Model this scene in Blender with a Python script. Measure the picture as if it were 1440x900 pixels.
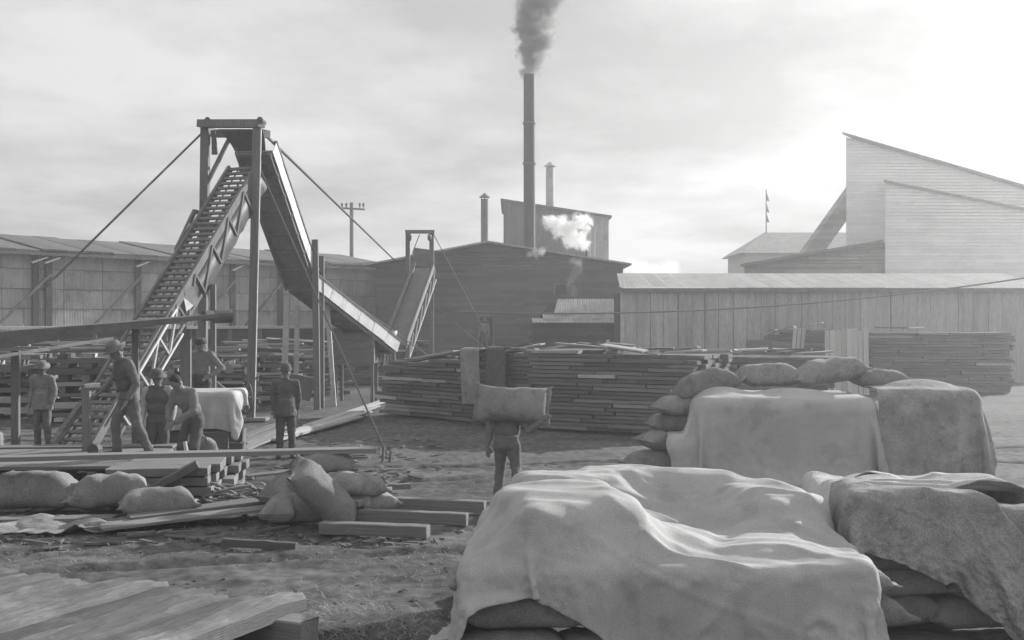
import bpy, math, random
import numpy as np
from mathutils import Vector, Matrix, noise
R = math.radians
random.seed(7)
for o in list(bpy.data.objects): bpy.data.objects.remove(o)
S = bpy.context.scene
COL = S.collection

# ------------------------------------------------------------------ camera
F = 1544.0      # focal length in pixels of the 1440 wide photograph
H = 2.56        # eye height
VH = 455.0      # horizon row
cd = bpy.data.cameras.new('camera'); cam = bpy.data.objects.new('camera', cd); COL.objects.link(cam)
cam.location = (0, 0, H); cam.rotation_euler = (R(90), 0, 0)
cd.sensor_width = 36; cd.lens = 36*F/1440; cd.shift_y = (VH-450)/1440; cd.clip_start = .1; cd.clip_end = 3000
S.camera = cam
# ------------------------------------------------------------------ sky
SUN_AZ, SUN_EL = 49.0, 21.5     # degrees right of the view axis, degrees up
w = bpy.data.worlds.new('World'); S.world = w; w.use_nodes = True
nt = w.node_tree; nt.nodes.clear()
def N(nt, t, **k):
    n = nt.nodes.new(t)
    for a, b in k.items(): setattr(n, a, b)
    return n
def L(nt, a, b): nt.links.new(a, b)
sky = N(nt, 'ShaderNodeTexSky', sky_type='NISHITA'); sky.sun_disc = False
sky.sun_elevation = R(SUN_EL); sky.sun_rotation = R(SUN_AZ); sky.air_density = 1.0; sky.dust_density = 2.0
bw = N(nt, 'ShaderNodeRGBToBW'); L(nt, sky.outputs[0], bw.inputs[0])
tc = N(nt, 'ShaderNodeTexCoord'); sep = N(nt, 'ShaderNodeSeparateXYZ'); L(nt, tc.outputs['Generated'], sep.inputs[0])
def M2(nt, op, a, b=None, clamp=False):
    n = N(nt, 'ShaderNodeMath', operation=op); n.use_clamp = clamp
    for i, x in enumerate((a, b)):
        if x is None: continue
        if isinstance(x, (int, float)): n.inputs[i].default_value = x
        else: L(nt, x, n.inputs[i])
    return n.outputs[0]
zz = M2(nt, 'ADD', M2(nt, 'MAXIMUM', sep.outputs[2], 0.0), .16)
cmb = N(nt, 'ShaderNodeCombineXYZ')
L(nt, M2(nt, 'DIVIDE', sep.outputs[0], zz), cmb.inputs[0]); L(nt, M2(nt, 'DIVIDE', sep.outputs[1], zz), cmb.inputs[1])
n1 = N(nt, 'ShaderNodeTexNoise'); n1.inputs['Scale'].default_value = .75; n1.inputs['Detail'].default_value = 9; n1.inputs['Roughness'].default_value = .52; n1.inputs['Distortion'].default_value = .35
cof = N(nt, 'ShaderNodeVectorMath', operation='ADD'); cof.inputs[1].default_value = (7.2, 2.5, 0); L(nt, cmb.outputs[0], cof.inputs[0])
L(nt, cof.outputs[0], n1.inputs['Vector'])
n2 = N(nt, 'ShaderNodeTexNoise'); n2.inputs['Scale'].default_value = 2.6; n2.inputs['Detail'].default_value = 6; n2.inputs['Roughness'].default_value = .6
L(nt, cmb.outputs[0], n2.inputs['Vector'])
cl = M2(nt, 'ADD', M2(nt, 'MULTIPLY', n1.outputs[0], .68), M2(nt, 'MULTIPLY', n2.outputs[0], .32))
mr = N(nt, 'ShaderNodeMapRange'); mr.inputs[1].default_value = .40; mr.inputs[2].default_value = .58; mr.inputs[3].default_value = 4.8; mr.inputs[4].default_value = 8.3
L(nt, cl, mr.inputs[0])
# overcast veil: mostly cloud, a little of the clear sky shows through
mx = N(nt, 'ShaderNodeMix'); mx.data_type = 'FLOAT'; mx.inputs[0].default_value = .92
L(nt, M2(nt, 'MINIMUM', bw.outputs[0], 8.0), mx.inputs[2]); L(nt, mr.outputs[0], mx.inputs[3])
bg = N(nt, 'ShaderNodeBackground'); bg.inputs[1].default_value = .066
L(nt, mx.outputs[0], bg.inputs[0]); wo = N(nt, 'ShaderNodeOutputWorld'); L(nt, bg.outputs[0], wo.inputs[0])
# ------------------------------------------------------------------ sun
sd = bpy.data.lights.new('sun', 'SUN'); sd.energy = 5.0; sd.angle = R(.6); sd.color = (1, .995, .985)
so = bpy.data.objects.new('sun', sd); COL.objects.link(so)
sdir = Vector((math.sin(R(SUN_AZ))*math.cos(R(SUN_EL)), math.cos(R(SUN_AZ))*math.cos(R(SUN_EL)), math.sin(R(SUN_EL))))
so.rotation_euler = sdir.to_track_quat('Z', 'Y').to_euler(); so.location = (60, 50, 60)
vs = S.view_settings; vs.view_transform = 'Standard'; vs.look = 'None'; vs.exposure = 0.6; vs.gamma = 1; vs.use_curve_mapping = False
S.cycles.use_denoising = True; S.cycles.max_bounces = 6; S.cycles.diffuse_bounces = 3; S.cycles.volume_bounces = 3; S.cycles.transparent_max_bounces = 12
S.cycles.sample_clamp_indirect = 6; S.cycles.volume_step_rate = 1.0; S.cycles.volume_max_steps = 128
HAZE_DENSITY, HAZE_G = .0021, .62

# ------------------------------------------------------------------ helpers
def W(u, v, d): return Vector(((u-720)*d/F, d, H-(v-VH)*d/F))     # photo pixel at a distance -> place
def G(u, v, z=0.0):                                                # photo pixel on a level plane -> place
    d = (H-z)*F/(v-VH); return Vector(((u-720)*d/F, d, z))
WM = {}
def wm(o): return WM.get(o.name, Matrix())
def tag(o, label=None, cat=None, group=None, kind=None):
    if label: o['label'] = label
    if cat: o['category'] = cat
    if group: o['group'] = group
    if kind: o['kind'] = kind
    return o
def link(name, data, parent=None, m=None):
    o = bpy.data.objects.new(name, data); COL.objects.link(o)
    if m is None: m = Matrix()
    if parent is not None:
        o.parent = parent; o.matrix_basis = wm(parent).inverted() @ m
    else: o.matrix_basis = m
    WM[o.name] = m
    return o
def thing(name, loc, label, cat, group=None, rz=0):
    o = link(name, None, None, Matrix.Translation(Vector(loc)) @ Matrix.Rotation(rz, 4, 'Z'))
    o.empty_display_size = .2
    return tag(o, label, cat, group)
class MB:
    def __init__(s): s.v = []; s.f = []
    def add(s, vs, fs):
        b = len(s.v); s.v += [tuple(x) for x in vs]; s.f += [tuple(b+i for i in q) for q in fs]; return s
    def box(s, c, size, rot=None, jit=0):
        c = Vector(c); hx, hy, hz = [k/2 for k in size]; vs = []
        for x in (-1, 1):
            for y in (-1, 1):
                for z in (-1, 1):
                    p = Vector((x*hx, y*hy, z*hz))
                    if jit: p += Vector([random.uniform(-jit, jit) for _ in range(3)])
                    if rot is not None: p = rot @ p
                    vs.append(c+p)
        return s.add(vs, [(0, 1, 3, 2), (4, 6, 7, 5), (0, 4, 5, 1), (2, 3, 7, 6), (0, 2, 6, 4), (1, 5, 7, 3)])
    def bar(s, p0, p1, wd, ht, up=(0, 0, 1), jit=0):
        m, ln = barm(p0, p1, up)
        return s.box((Vector(p0)+Vector(p1))/2, (ln, wd, ht), m, jit)
    def tube(s, p0, p1, r0, r1=None, n=10, cap=True):
        if r1 is None: r1 = r0
        p0, p1 = Vector(p0), Vector(p1); m, ln = barm(p0, p1)
        y, z = m @ Vector((0, 1, 0)), m @ Vector((0, 0, 1)); vs = []
        for p, r in ((p0, r0), (p1, r1)):
            for k in range(n):
                a = 2*math.pi*k/n; vs.append(p+y*math.cos(a)*r+z*math.sin(a)*r)
        fs = [(k, (k+1) % n, n+(k+1) % n, n+k) for k in range(n)]
        if cap: fs += [tuple(range(n-1, -1, -1)), tuple(range(n, 2*n))]
        return s.add(vs, fs)
    def lathe(s, prof, c=(0, 0, 0), n=20, sx=1, sy=1):
        c = Vector(c); vs = []; fs = []
        for r, z in prof:
            for k in range(n):
                a = 2*math.pi*k/n; vs.append(c+Vector((r*math.cos(a)*sx, r*math.sin(a)*sy, z)))
        for i in range(len(prof)-1):
            for k in range(n): fs.append((i*n+k, i*n+(k+1) % n, (i+1)*n+(k+1) % n, (i+1)*n+k))
        return s.add(vs, fs)
    def ell(s, c, r, rot=None, n=14):
        c = Vector(c); vs = []; fs = []; m = n//2+1
        for i in range(m+1):
            t = math.pi*i/m
            for k in range(n):
                a = 2*math.pi*k/n
                p = Vector((r[0]*math.sin(t)*math.cos(a), r[1]*math.sin(t)*math.sin(a), r[2]*math.cos(t)))
                if rot is not None: p = rot @ p
                vs.append(c+p)
        for i in range(m):
            for k in range(n): fs.append((i*n+k, (i+1)*n+k, (i+1)*n+(k+1) % n, i*n+(k+1) % n))
        return s.add(vs, fs)
    def cap(s, p0, p1, r0, r1, n=10):
        s.tube(p0, p1, r0, r1, n); s.ell(p0, (r0,)*3, n=n); s.ell(p1, (r1,)*3, n=n); return s
    def grid(s, pts):                       # pts[i][j]
        a, b = len(pts), len(pts[0])
        return s.add([p for r in pts for p in r], [(i*b+j, i*b+j+1, (i+1)*b+j+1, (i+1)*b+j) for i in range(a-1) for j in range(b-1)])
    def mesh(s, name, mat, smooth=False):
        me = bpy.data.meshes.new(name); me.from_pydata(s.v, [], s.f); me.update()
        if mat is not None: me.materials.append(mat)
        if smooth: me.shade_smooth()
        return me
    def build(s, name, mat, parent=None, smooth=False):
        return link(name, s.mesh(name, mat, smooth), parent)
def barm(p0, p1, up=(0, 0, 1)):
    p0, p1 = Vector(p0), Vector(p1); d = p1-p0; ln = d.length; x = d/ln
    up = Vector(up)
    if abs(x.dot(up)) > .98: up = Vector((0, 1, 0))
    y = up.cross(x).normalized(); z = x.cross(y)
    return Matrix((x, y, z)).transposed(), ln
def boxmesh(name, mat, jit=.035, seed=1):
    """unit timber: chamfered section, slightly wavy and chipped along its length; shared between pieces"""
    rg = random.Random(seed); n = 7; c = .5; k = .44; sec = [(-c, -k), (-k, -c), (k, -c), (c, -k), (c, k), (k, c), (-k, c), (-c, k)]; b = MB(); vs_ = []
    for i in range(n+1):
        x = -.5+i/n; dy, dz = rg.uniform(-jit, jit), rg.uniform(-jit, jit)
        for (y, z) in sec: vs_.append((x+(rg.uniform(-.006, .006) if i in (0, n) else 0), y+dy+rg.uniform(-jit, jit)*.4, z+dz+rg.uniform(-jit, jit)*.4))
    fs = [(i*8+j, i*8+(j+1) % 8, (i+1)*8+(j+1) % 8, (i+1)*8+j) for i in range(n) for j in range(8)]
    fs = [tuple(reversed(q)) for q in fs]+[tuple(range(8)), tuple(n*8+j for j in range(7, -1, -1))]
    b.add(vs_, fs); return b.mesh(name, mat)
def board(name, me, parent, p0, p1, wd, ht, up=(0, 0, 1), roll=0):
    m, ln = barm(p0, p1, up); m4 = m.to_4x4()
    if roll: m4 = m4 @ Matrix.Rotation(roll, 4, 'X')
    m4 = m4 @ Matrix.Diagonal((ln, wd, ht, 1)); m4.translation = (Vector(p0)+Vector(p1))/2
    return link(name, me, parent, m4)
def wire(name, p0, p1, r, mat, label, cat='cable', sag=0, group=None, n=8):
    b = MB(); p0, p1 = Vector(p0), Vector(p1); pts = []
    for i in range(n+1):
        t = i/n; p = p0.lerp(p1, t); p.z -= 4*sag*t*(1-t); pts.append(p)
    for a, c in zip(pts, pts[1:]): b.tube(a, c, r, n=5)
    return tag(b.build(name, mat), label, cat, group)
# ------------------------------------------------------------------ materials
def mat(name, g, var=.25, scale=6.0, rough=.85, bump=.25, bscale=None, stretch=(1, 1, 1), objvar=.0, metal=0.0, fine=0.0, coords='Object', world=False, spots=0.0, patch=0.0, rows=0.0, rvar=.28):
    m = bpy.data.materials.new(name); m.use_nodes = True; t = m.node_tree; p = t.nodes['Principled BSDF']
    p.inputs['Roughness'].default_value = rough; p.inputs['Metallic'].default_value = metal
    if 'Specular IOR Level' in p.inputs: p.inputs['Specular IOR Level'].default_value = .3
    if world:
        ge = N(t, 'ShaderNodeNewGeometry'); src = ge.outputs['Position']
    else:
        c = N(t, 'ShaderNodeTexCoord'); src = c.outputs[coords]
    mp = N(t, 'ShaderNodeMapping'); mp.inputs['Scale'].default_value = stretch; L(t, src, mp.inputs[0])
    oi = N(t, 'ShaderNodeObjectInfo')
    ad = N(t, 'ShaderNodeVectorMath', operation='ADD'); L(t, mp.outputs[0], ad.inputs[0])
    mu = M2(t, 'MULTIPLY', oi.outputs['Random'], 37.0 if not world else 0.0); cb = N(t, 'ShaderNodeCombineXYZ')
    for i in range(3): L(t, mu, cb.inputs[i])
    L(t, cb.outputs[0], ad.inputs[1])
    n1 = N(t, 'ShaderNodeTexNoise'); n1.inputs['Scale'].default_value = scale; n1.inputs['Detail'].default_value = 8; n1.inputs['Roughness'].default_value = .62
    L(t, ad.outputs[0], n1.inputs['Vector'])
    n2 = N(t, 'ShaderNodeTexNoise'); n2.inputs['Scale'].default_value = bscale or scale*7; n2.inputs['Detail'].default_value = 5
    L(t, ad.outputs[0], n2.inputs['Vector'])
    f = N(t, 'ShaderNodeMapRange'); f.inputs[1].default_value = .3; f.inputs[2].default_value = .7; f.inputs[3].default_value = 1-var; f.inputs[4].default_value = 1+var
    L(t, n1.outputs[0], f.inputs[0]); val = f.outputs[0]
    f2 = N(t, 'ShaderNodeMapRange'); f2.inputs[1].default_value = .3; f2.inputs[2].default_value = .7; f2.inputs[3].default_value = 1-var*.6-fine; f2.inputs[4].default_value = 1+var*.6+fine
    L(t, n2.outputs[0], f2.inputs[0]); val = M2(t, 'MULTIPLY', val, f2.outputs[0])
    if objvar:
        f3 = N(t, 'ShaderNodeMapRange'); f3.inputs[3].default_value = 1-objvar; f3.inputs[4].default_value = 1+objvar
        L(t, oi.outputs['Random'], f3.inputs[0]); val = M2(t, 'MULTIPLY', val, f3.outputs[0])
    if spots:
        n3 = N(t, 'ShaderNodeTexNoise'); n3.inputs['Scale'].default_value = scale*2.3; n3.inputs['Detail'].default_value = 3
        L(t, ad.outputs[0], n3.inputs['Vector'])
        f4 = N(t, 'ShaderNodeMapRange'); f4.inputs[1].default_value = .56; f4.inputs[2].default_value = .66; f4.inputs[3].default_value = 1; f4.inputs[4].default_value = 1-spots
        L(t, n3.outputs[0], f4.inputs[0]); val = M2(t, 'MULTIPLY', val, f4.outputs[0])
    if rows:       # every lapped board weathers to a tone of its own
        gq = N(t, 'ShaderNodeNewGeometry'); sq = N(t, 'ShaderNodeSeparateXYZ'); L(t, gq.outputs['Position'], sq.inputs[0]); cq = N(t, 'ShaderNodeCombineXYZ')
        rz_n = M2(t, 'FLOOR', M2(t, 'DIVIDE', sq.outputs[2], rows)); L(t, rz_n, cq.inputs[1]); L(t, M2(t, 'FLOOR', M2(t, 'ADD', M2(t, 'DIVIDE', sq.outputs[0], 2.9), M2(t, 'MULTIPLY', rz_n, .37))), cq.inputs[0])
        wn = N(t, 'ShaderNodeTexWhiteNoise'); L(t, cq.outputs[0], wn.inputs['Vector']); f6 = N(t, 'ShaderNodeMapRange'); f6.inputs[3].default_value = 1-rvar; f6.inputs[4].default_value = 1+rvar
        L(t, wn.outputs['Value'], f6.inputs[0]); val = M2(t, 'MULTIPLY', val, f6.outputs[0])
    if patch:      # pale dust lying in patches
        gp = N(t, 'ShaderNodeNewGeometry'); n4 = N(t, 'ShaderNodeTexNoise'); n4.inputs['Scale'].default_value = 1.7; n4.inputs['Detail'].default_value = 7; n4.inputs['Roughness'].default_value = .7
        L(t, gp.outputs['Position'], n4.inputs['Vector']); f5 = N(t, 'ShaderNodeMapRange'); f5.inputs[1].default_value = .52; f5.inputs[2].default_value = .68; f5.inputs[3].default_value = 1; f5.inputs[4].default_value = 1+patch*2.4
        L(t, n4.outputs[0], f5.inputs[0]); val = M2(t, 'MULTIPLY', val, f5.outputs[0])
    val = M2(t, 'MULTIPLY', val, g, True)
    cc = N(t, 'ShaderNodeCombineColor')
    for i in range(3): L(t, val, cc.inputs[i])
    L(t, cc.outputs[0], p.inputs['Base Color'])
    if bump:
        bp = N(t, 'ShaderNodeBump'); bp.inputs['Strength'].default_value = bump; bp.inputs['Distance'].default_value = .02
        L(t, n2.outputs[0], bp.inputs['Height']); L(t, bp.outputs[0], p.inputs['Normal'])
    return m
m_dirt = mat('dirt', .081, .45, .5, .95, .8, 6.0, world=True, fine=.25)
m_board = mat('rough_sawn_board', .14, .22, 3, .85, .3, 14, (.35, 3, 3), objvar=.32)
m_boardlt = mat('fresh_sawn_board', .36, .22, 3, .8, .3, 14, (.35, 3, 3), objvar=.25)
m_beam = mat('timber_beam', .19, .25, 3, .85, .35, 12, (.4, 3, 3), objvar=.2)
m_post = mat('weathered_post', .15, .25, 2, .8, .3, 12, (2, 2, .25))
m_wood = mat('old_wood', .15, .25, 2.5, .85, .3, 12)
m_woodlt = mat('pale_wood', .42, .2, 2.5, .8, .3, 12)
m_deck = mat('worn_deck_plank', .115, .22, 1.1, .85, .6, 26, (1.2, .9, 1), objvar=.3, fine=.08, patch=.3)
m_clap = mat('clapboard', .085, .25, .9, .85, .2, 10, (.6, 1, 1.2), rows=.17, world=True)
m_clapglare = mat('glare_clapboard', .74, .1, .7, .85, .2, 10, (.6, 1, 1), rows=.2, world=True, rvar=.07)  # glare washing out tower and annex is put into this pale colour
m_lean = mat('tarred_board', .05, .25, .9, .85, .2, 10, (.6, 1, 1.2), rows=.18, world=True)
m_clapgrey = mat('grey_clapboard', .24, .2, .9, .85, .2, 10, (.6, 1, 1.2), rows=.2, world=True)
m_plank = mat('wall_plank', .34, .26, 1.3, .85, .3, 16, (2.4, 2.4, .22), objvar=.14, fine=.1)
m_tin = mat('galvanized_iron', .38, .22, 1.1, .6, .15, 20, (1, 1, .5), objvar=.13, spots=.2)
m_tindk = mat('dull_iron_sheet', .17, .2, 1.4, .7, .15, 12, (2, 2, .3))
m_tinroof = mat('iron_roof_sheet', .30, .25, 1.5, .55, .15, 10, objvar=.1)
m_tinold = mat('weathered_roof_sheet', .12, .25, 1.2, .7, .15, 10, (1, 1, 1), objvar=.12)
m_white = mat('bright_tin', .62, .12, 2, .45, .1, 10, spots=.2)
m_iron = mat('black_iron', .085, .3, 4, .5, .15)
m_stack = mat('sooty_steel', .05, .2, 1.2, .6, .12, 9, (2, 2, .4))
m_vent = mat('vent_steel', .16, .2, 1.2, .6, .12, 9, (2, 2, .4))
m_shadow = mat('interior_shade', .03, .2, 2)  # near-black colour stands in for the shade inside buildings
m_burlap = mat('burlap', .23, .24, 2.6, .95, .6, 70, fine=.12, objvar=.18, spots=.22)
m_burlap2 = mat('rough_burlap', .27, .3, 3, .95, .35, 60, fine=.08, spots=.25)
m_canvas = mat('canvas', .39, .18, 1.2, .95, .3, 120, fine=.07, spots=.16)
m_canvas2 = mat('pale_canvas', .42, .16, 2, .95, .5, 80, fine=.1, spots=.1)
m_rope = mat('rope', .12, .2, 20)
m_straw = mat('straw', .26, .3, 4, .9, 0)
m_skin = mat('skin', .17, .1, 6, .6, .05)
m_hair = mat('hair', .03, .2, 20)
m_boot = mat('boot_leather', .08, .2, 8, .5)
m_feltd = mat('dark_felt', .09, .15, 10, .9)
m_feltm = mat('grey_felt', .15, .15, 10, .9)
m_cl_dark = mat('dark_wool', .09, .2, 7, .95, .3, 60)
m_cl_mid = mat('denim', .13, .2, 7, .95, .3, 60)
m_cl_lt = mat('work_shirt', .18, .15, 6, .95, .3, 60)
m_cl_sh = mat('faded_shirt', .13, .15, 6, .95, .3, 60)
m_cl_wh = mat('pale_cotton', .32, .15, 6, .95, .3, 60)
m_house = mat('painted_wall', .4, .1, 1, .8, .1)

# ------------------------------------------------------------------ ground
def groundz(x, y):
    a = .05*noise.noise(Vector((x*.35, y*.35, 3.1))) + .035*noise.noise(Vector((x*1.5, y*1.5, 8.0)))
    if y < 34:
        a += .022*noise.noise(Vector((x*4.5, y*4.5, 1.0)))+.010*noise.noise(Vector((x*11, y*11, 2.0)))
        # old wheel ruts crossing the yard
        for (cx, cy, sl, wv) in ((-.5, 18.6, .16, .5), (-1.5, 20.1, .16, .5), (-3.0, 11.6, .34, .3), (-3.5, 12.9, .34, .3)):
            d = (y-cy)-sl*(x-cx)-wv*math.sin(x*.35+cx); a -= .075*math.exp(-(d/.14)**2)-.035*math.exp(-((abs(d)-.26)/.12)**2)
    return a
def ramp(lo, hi, step, out_lo, out_hi, n):
    mid = list(np.arange(lo, hi, step)); up = [hi+(out_hi-hi)*((math.exp(5*i/n)-1)/(math.exp(5)-1)) for i in range(n+1)]
    dn = [lo-(lo-out_lo)*((math.exp(5*i/n)-1)/(math.exp(5)-1)) for i in range(1, n+1)][::-1] if out_lo < lo else []
    return dn+mid+up
ys = ramp(5.0, 30.0, .085, 0.5, 900, 70); xs = ramp(-12.0, 8.0, .085, -700, 700, 60)
gb = MB(); gb.grid([[Vector((x, y, groundz(x, y)-.02)) for y in ys] for x in xs]); gb.f = [tuple(reversed(q)) for q in gb.f]
tag(gb.build('ground', m_dirt, None, True), 'bare trampled dirt yard', None, None, 'structure')

# ------------------------------------------------------------------ far left shed (corrugated iron on a deck)
def corr(name, width, height, matl, pitch=.14, amp=.016, rows=1):
    n = max(4, int(width/pitch)*4); pts = []
    for i in range(n+1):
        x = -width/2+width*i/n; y = amp*math.sin(2*math.pi*x/pitch)
        pts.append([Vector((x, y, -height/2+height*j/rows)) for j in range(rows+1)])
    b = MB(); b.grid(pts); return b.mesh(name, matl, True)
LA, LB = W(-60, 460, 52), W(566, 460, 72); LA.z = LB.z = 2.42
ldir = (LB-LA).normalized(); lnor = Vector((ldir.y, -ldir.x, 0)); llen = (LB-LA).length
rot_l = Matrix((ldir, -lnor, Vector((0, 0, 1)))).transposed().to_4x4()
shed = thing('iron_shed', LA, 'long low shed clad in pale corrugated iron sheets behind the lumber piles', 'shed')
ncol = 27; cw = llen/ncol; hts = [.9, 1.0, 1.0, .95]; panel_me = [corr('panel', cw*.985, h, m_tin) for h in hts]
for i in range(ncol):
    z = 2.42
    for j, h in enumerate(hts):
        c = LA+ldir*(cw*(i+.5))+lnor*random.uniform(-.02, .03); c.z = z+h/2
        m = Matrix.Translation(c) @ rot_l @ Matrix.Rotation(random.uniform(-.012, .012), 4, 'X') @ Matrix.Rotation(random.uniform(-.006, .006), 4, 'Y')
        link('panel', panel_me[j], shed, m); z += h-.012
mb = MB()
for k, (a0, a1) in enumerate([(.0, 1)]):
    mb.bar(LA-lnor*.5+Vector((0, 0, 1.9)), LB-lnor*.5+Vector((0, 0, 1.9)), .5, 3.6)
mb.build('shade_backing', m_shadow, shed)  # backing behind the sheets, coloured as interior shade
for zr_ in (.88, 1.87, 2.86):
    b = MB(); b.bar(LA+lnor*.05+Vector((0, 0, zr_)), LB+lnor*.05+Vector((0, 0, zr_)), .03, .022); b.build('lap_strip', m_iron, shed)
# dark posts and props on the face
for u in (48, 66, 192, 325, 392):
    t = (u+60)/626.; t = t*52/(72-t*(72-52)) if True else t
    p = LA+ldir*llen*t+lnor*.16
    b = MB(); b.bar(p+Vector((0, 0, -.0)), p+Vector((0, 0, 3.75)), .3, .16, up=lnor); b.build('post', m_iron, shed)
    if u > 100 or u == 66:
        q = p+ldir*(-2.6)+lnor*.35; b = MB(); b.bar(p+Vector((0, 0, 2.6))+lnor*.3, q+Vector((0, 0, .05)), .12, .12); b.build('prop', m_post, shed)
    e = p+Vector((0, 0, 3.3))+lnor*.2; b = MB(); b.bar(e+ldir*.6+Vector((0, 0, .2)), e-ldir*.6+lnor*.7-Vector((0, 0, .2)), .18, .06); b.build('eave_bracket', m_post, shed)
# roof: eave overhang and gentle slope
ev = 3.85
r0, r1 = LA+lnor*.55+Vector((0, 0, ev-.05)), LB+lnor*.55+Vector((0, 0, ev-.05)); r2, r3 = LB-lnor*6.5+Vector((0, 0, ev+1.12)), LA-lnor*6.5+Vector((0, 0, ev+1.12))
nrf = 22
for i in range(nrf):
    a, b_ = i/nrf, (i+1)/nrf-.002; b = MB(); z = Vector((0, 0, random.uniform(-.03, .05)))
    pts = [r0.lerp(r1, a)+z, r0.lerp(r1, b_)+z, r3.lerp(r2, b_)+z, r3.lerp(r2, a)+z]
    lo = [p-Vector((0, 0, .09)) for p in pts]
    b.add(pts+lo, [(0, 1, 2, 3), (7, 6, 5, 4), (0, 4, 5, 1), (1, 5, 6, 2), (2, 6, 7, 3), (3, 7, 4, 0)]); b.build('roof_sheet', m_tinold, shed)
b = MB(); b.bar(r0-Vector((0, 0, .2)), r1-Vector((0, 0, .2)), .06, .16); b.build('fascia', m_wood, shed)
b = MB(); b.bar(LA+lnor*.25-Vector((0, 0, .08)), LB+lnor*.25-Vector((0, 0, .08)), .9, .14); b.build('deck_edge', m_woodlt, shed)
b = MB(); b.bar(LA-lnor*.2-Vector((0, 0, 1.3)), LB-lnor*.2-Vector((0, 0, 1.3)), .1, 2.5); b.build('skirt', m_clap, shed)
for i in range(14):
    p = LA+ldir*llen*(i+.3)/14+lnor*.5; b = MB(); b.bar(Vector((p.x, p.y, -.1)), p-Vector((0, 0, .16)), .2, .2, up=(0, 1, 0)); b.build('deck_post', m_post, shed)

# ------------------------------------------------------------------ clapboard mill building with gable
def lapwall(x0, x1, ztop, y, z0, matl, parent, ex=.2, name='siding', holes=()):
    """lapped horizontal boards facing -Y; ztop(x) gives the roofline"""
    b = MB(); zmax = max(ztop(x0+(x1-x0)*i/40) for i in range(41)); z = z0; n = 0
    while z < zmax:
        zt = z+ex*1.08
        xs_ = [x0+(x1-x0)*i/120 for i in range(121)]
        ok = [x for x in xs_ if ztop(x) >= z+ex*.2]
        if ok:
            segs = [(ok[0], ok[-1])]
            for (hx0, hx1, hz0, hz1) in holes:
                if z+ex*.5 > hz0 and z+ex*.5 < hz1:
                    ns = []
                    for a, c in segs:
                        if hx0 > a and hx1 < c: ns += [(a, hx0), (hx1, c)]
                        else: ns.append((a, c))
                    segs = ns
            for a, c in segs:
                za, zc = min(zt, ztop(a)+.02), min(zt, ztop(c)+.02)
                za, zc = max(za, z+.02), max(zc, z+.02)
                j = random.uniform(0, .012)
                b.add([(a, y-.035-j, z), (c, y-.035-j, z), (c, y-.005, zc), (a, y-.005, za), (a, y, z), (c, y, z)], [(0, 1, 2, 3), (4, 5, 1, 0)])
        z += ex; n += 1
    return tag(b.build(name, matl, parent), kind='stuff')
DM = 62.0; kx = DM/F
mx0, mxp, mx1 = (528-720)*kx, (686-720)*kx, (876-720)*kx
zp, zl, zr = H+(455-343)*kx, H+(455-373)*kx, H+(455-373)*kx
mill = thing('clapboard_mill', (mxp, DM, 0), 'dark clapboard mill building with low gable roof beneath the tall smokestack', 'building')
def zmill(x): return zl+(zp-zl)*(x-mx0)/(mxp-mx0) if x < mxp else zr+(zp-zr)*(mx1-x)/(mx1-mxp)
dz0, dz1 = H-(492-455)*kx, H+(455-445)*kx; dx0, dx1 = (674-720)*kx, (693-720)*kx
wx0, wx1, wz0, wz1 = (781-720)*kx, (797-720)*kx, H+(455-414)*kx, H+(455-400)*kx
lapwall(mx0, mx1, zmill, DM, 0, m_clap, mill, .17, holes=[(dx0, dx1, dz0, dz1), (wx0, wx1, wz0, wz1)])
b = MB(); b.add([(mx0, DM+.02, 0), (mx1, DM+.02, 0), (mx1, DM+.02, zr), (mxp, DM+.02, zp), (mx0, DM+.02, zl)], [(0, 1, 2, 3, 4)])
b.add([(mx1, DM+.02, 0), (mx1, DM+22, 0), (mx1, DM+22, zr), (mx1, DM+.02, zr)], [(0, 1, 2, 3)]); b.add([(mx0, DM+.02, 0), (mx0, DM+22, 0), (mx0, DM+22, zl), (mx0, DM+.02, zl)], [(3, 2, 1, 0)])
bw_ = b.build('wall', m_clap, mill)
# door and window: flat panels whose near-black colour paints the shade inside
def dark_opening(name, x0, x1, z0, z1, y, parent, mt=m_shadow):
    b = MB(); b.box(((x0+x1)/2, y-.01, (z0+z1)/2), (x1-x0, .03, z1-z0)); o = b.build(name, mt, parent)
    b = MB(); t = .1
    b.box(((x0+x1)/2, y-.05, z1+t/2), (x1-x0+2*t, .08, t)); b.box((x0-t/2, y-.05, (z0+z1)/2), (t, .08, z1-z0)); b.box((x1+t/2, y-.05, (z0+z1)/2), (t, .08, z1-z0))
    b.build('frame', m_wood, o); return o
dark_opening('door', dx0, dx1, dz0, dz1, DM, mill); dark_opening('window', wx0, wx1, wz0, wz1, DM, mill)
b = MB(); b.box(((dx0+dx1)/2, DM-1.2, dz0-.1), (5, 2.3, .16)); b.build('loading_deck', m_wood, mill)
for sx in (-2.3, 0, 2.3): b = MB(); b.box(((dx0+dx1)/2+sx, DM-2.2, (dz0-.19)/2), (.2, .2, dz0-.17)); b.build('deck_post', m_post, mill)
for side, (xa, za) in (('l', (mx0, zl)), ('r', (mx1, zr))):
    sx = -1 if side == 'l' else 1; sl = (zp-za)/abs(mxp-xa)
    xe = xa+sx*.45; ze = za-sl*.45; b = MB()
    pts = [Vector((mxp, DM-.4, zp+.06)), Vector((xe, DM-.4, ze+.06)), Vector((xe, DM+22, ze+.06)), Vector((mxp, DM+22, zp+.06))]
    up = [p+Vector((0, 0, .1)) for p in pts]
    b.add(pts+up, [(0, 1, 2, 3), (7, 6, 5, 4), (0, 4, 5, 1), (1, 5, 6, 2), (2, 6, 7, 3), (3, 7, 4, 0)]); b.build('roof', m_tinroof, mill)
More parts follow.
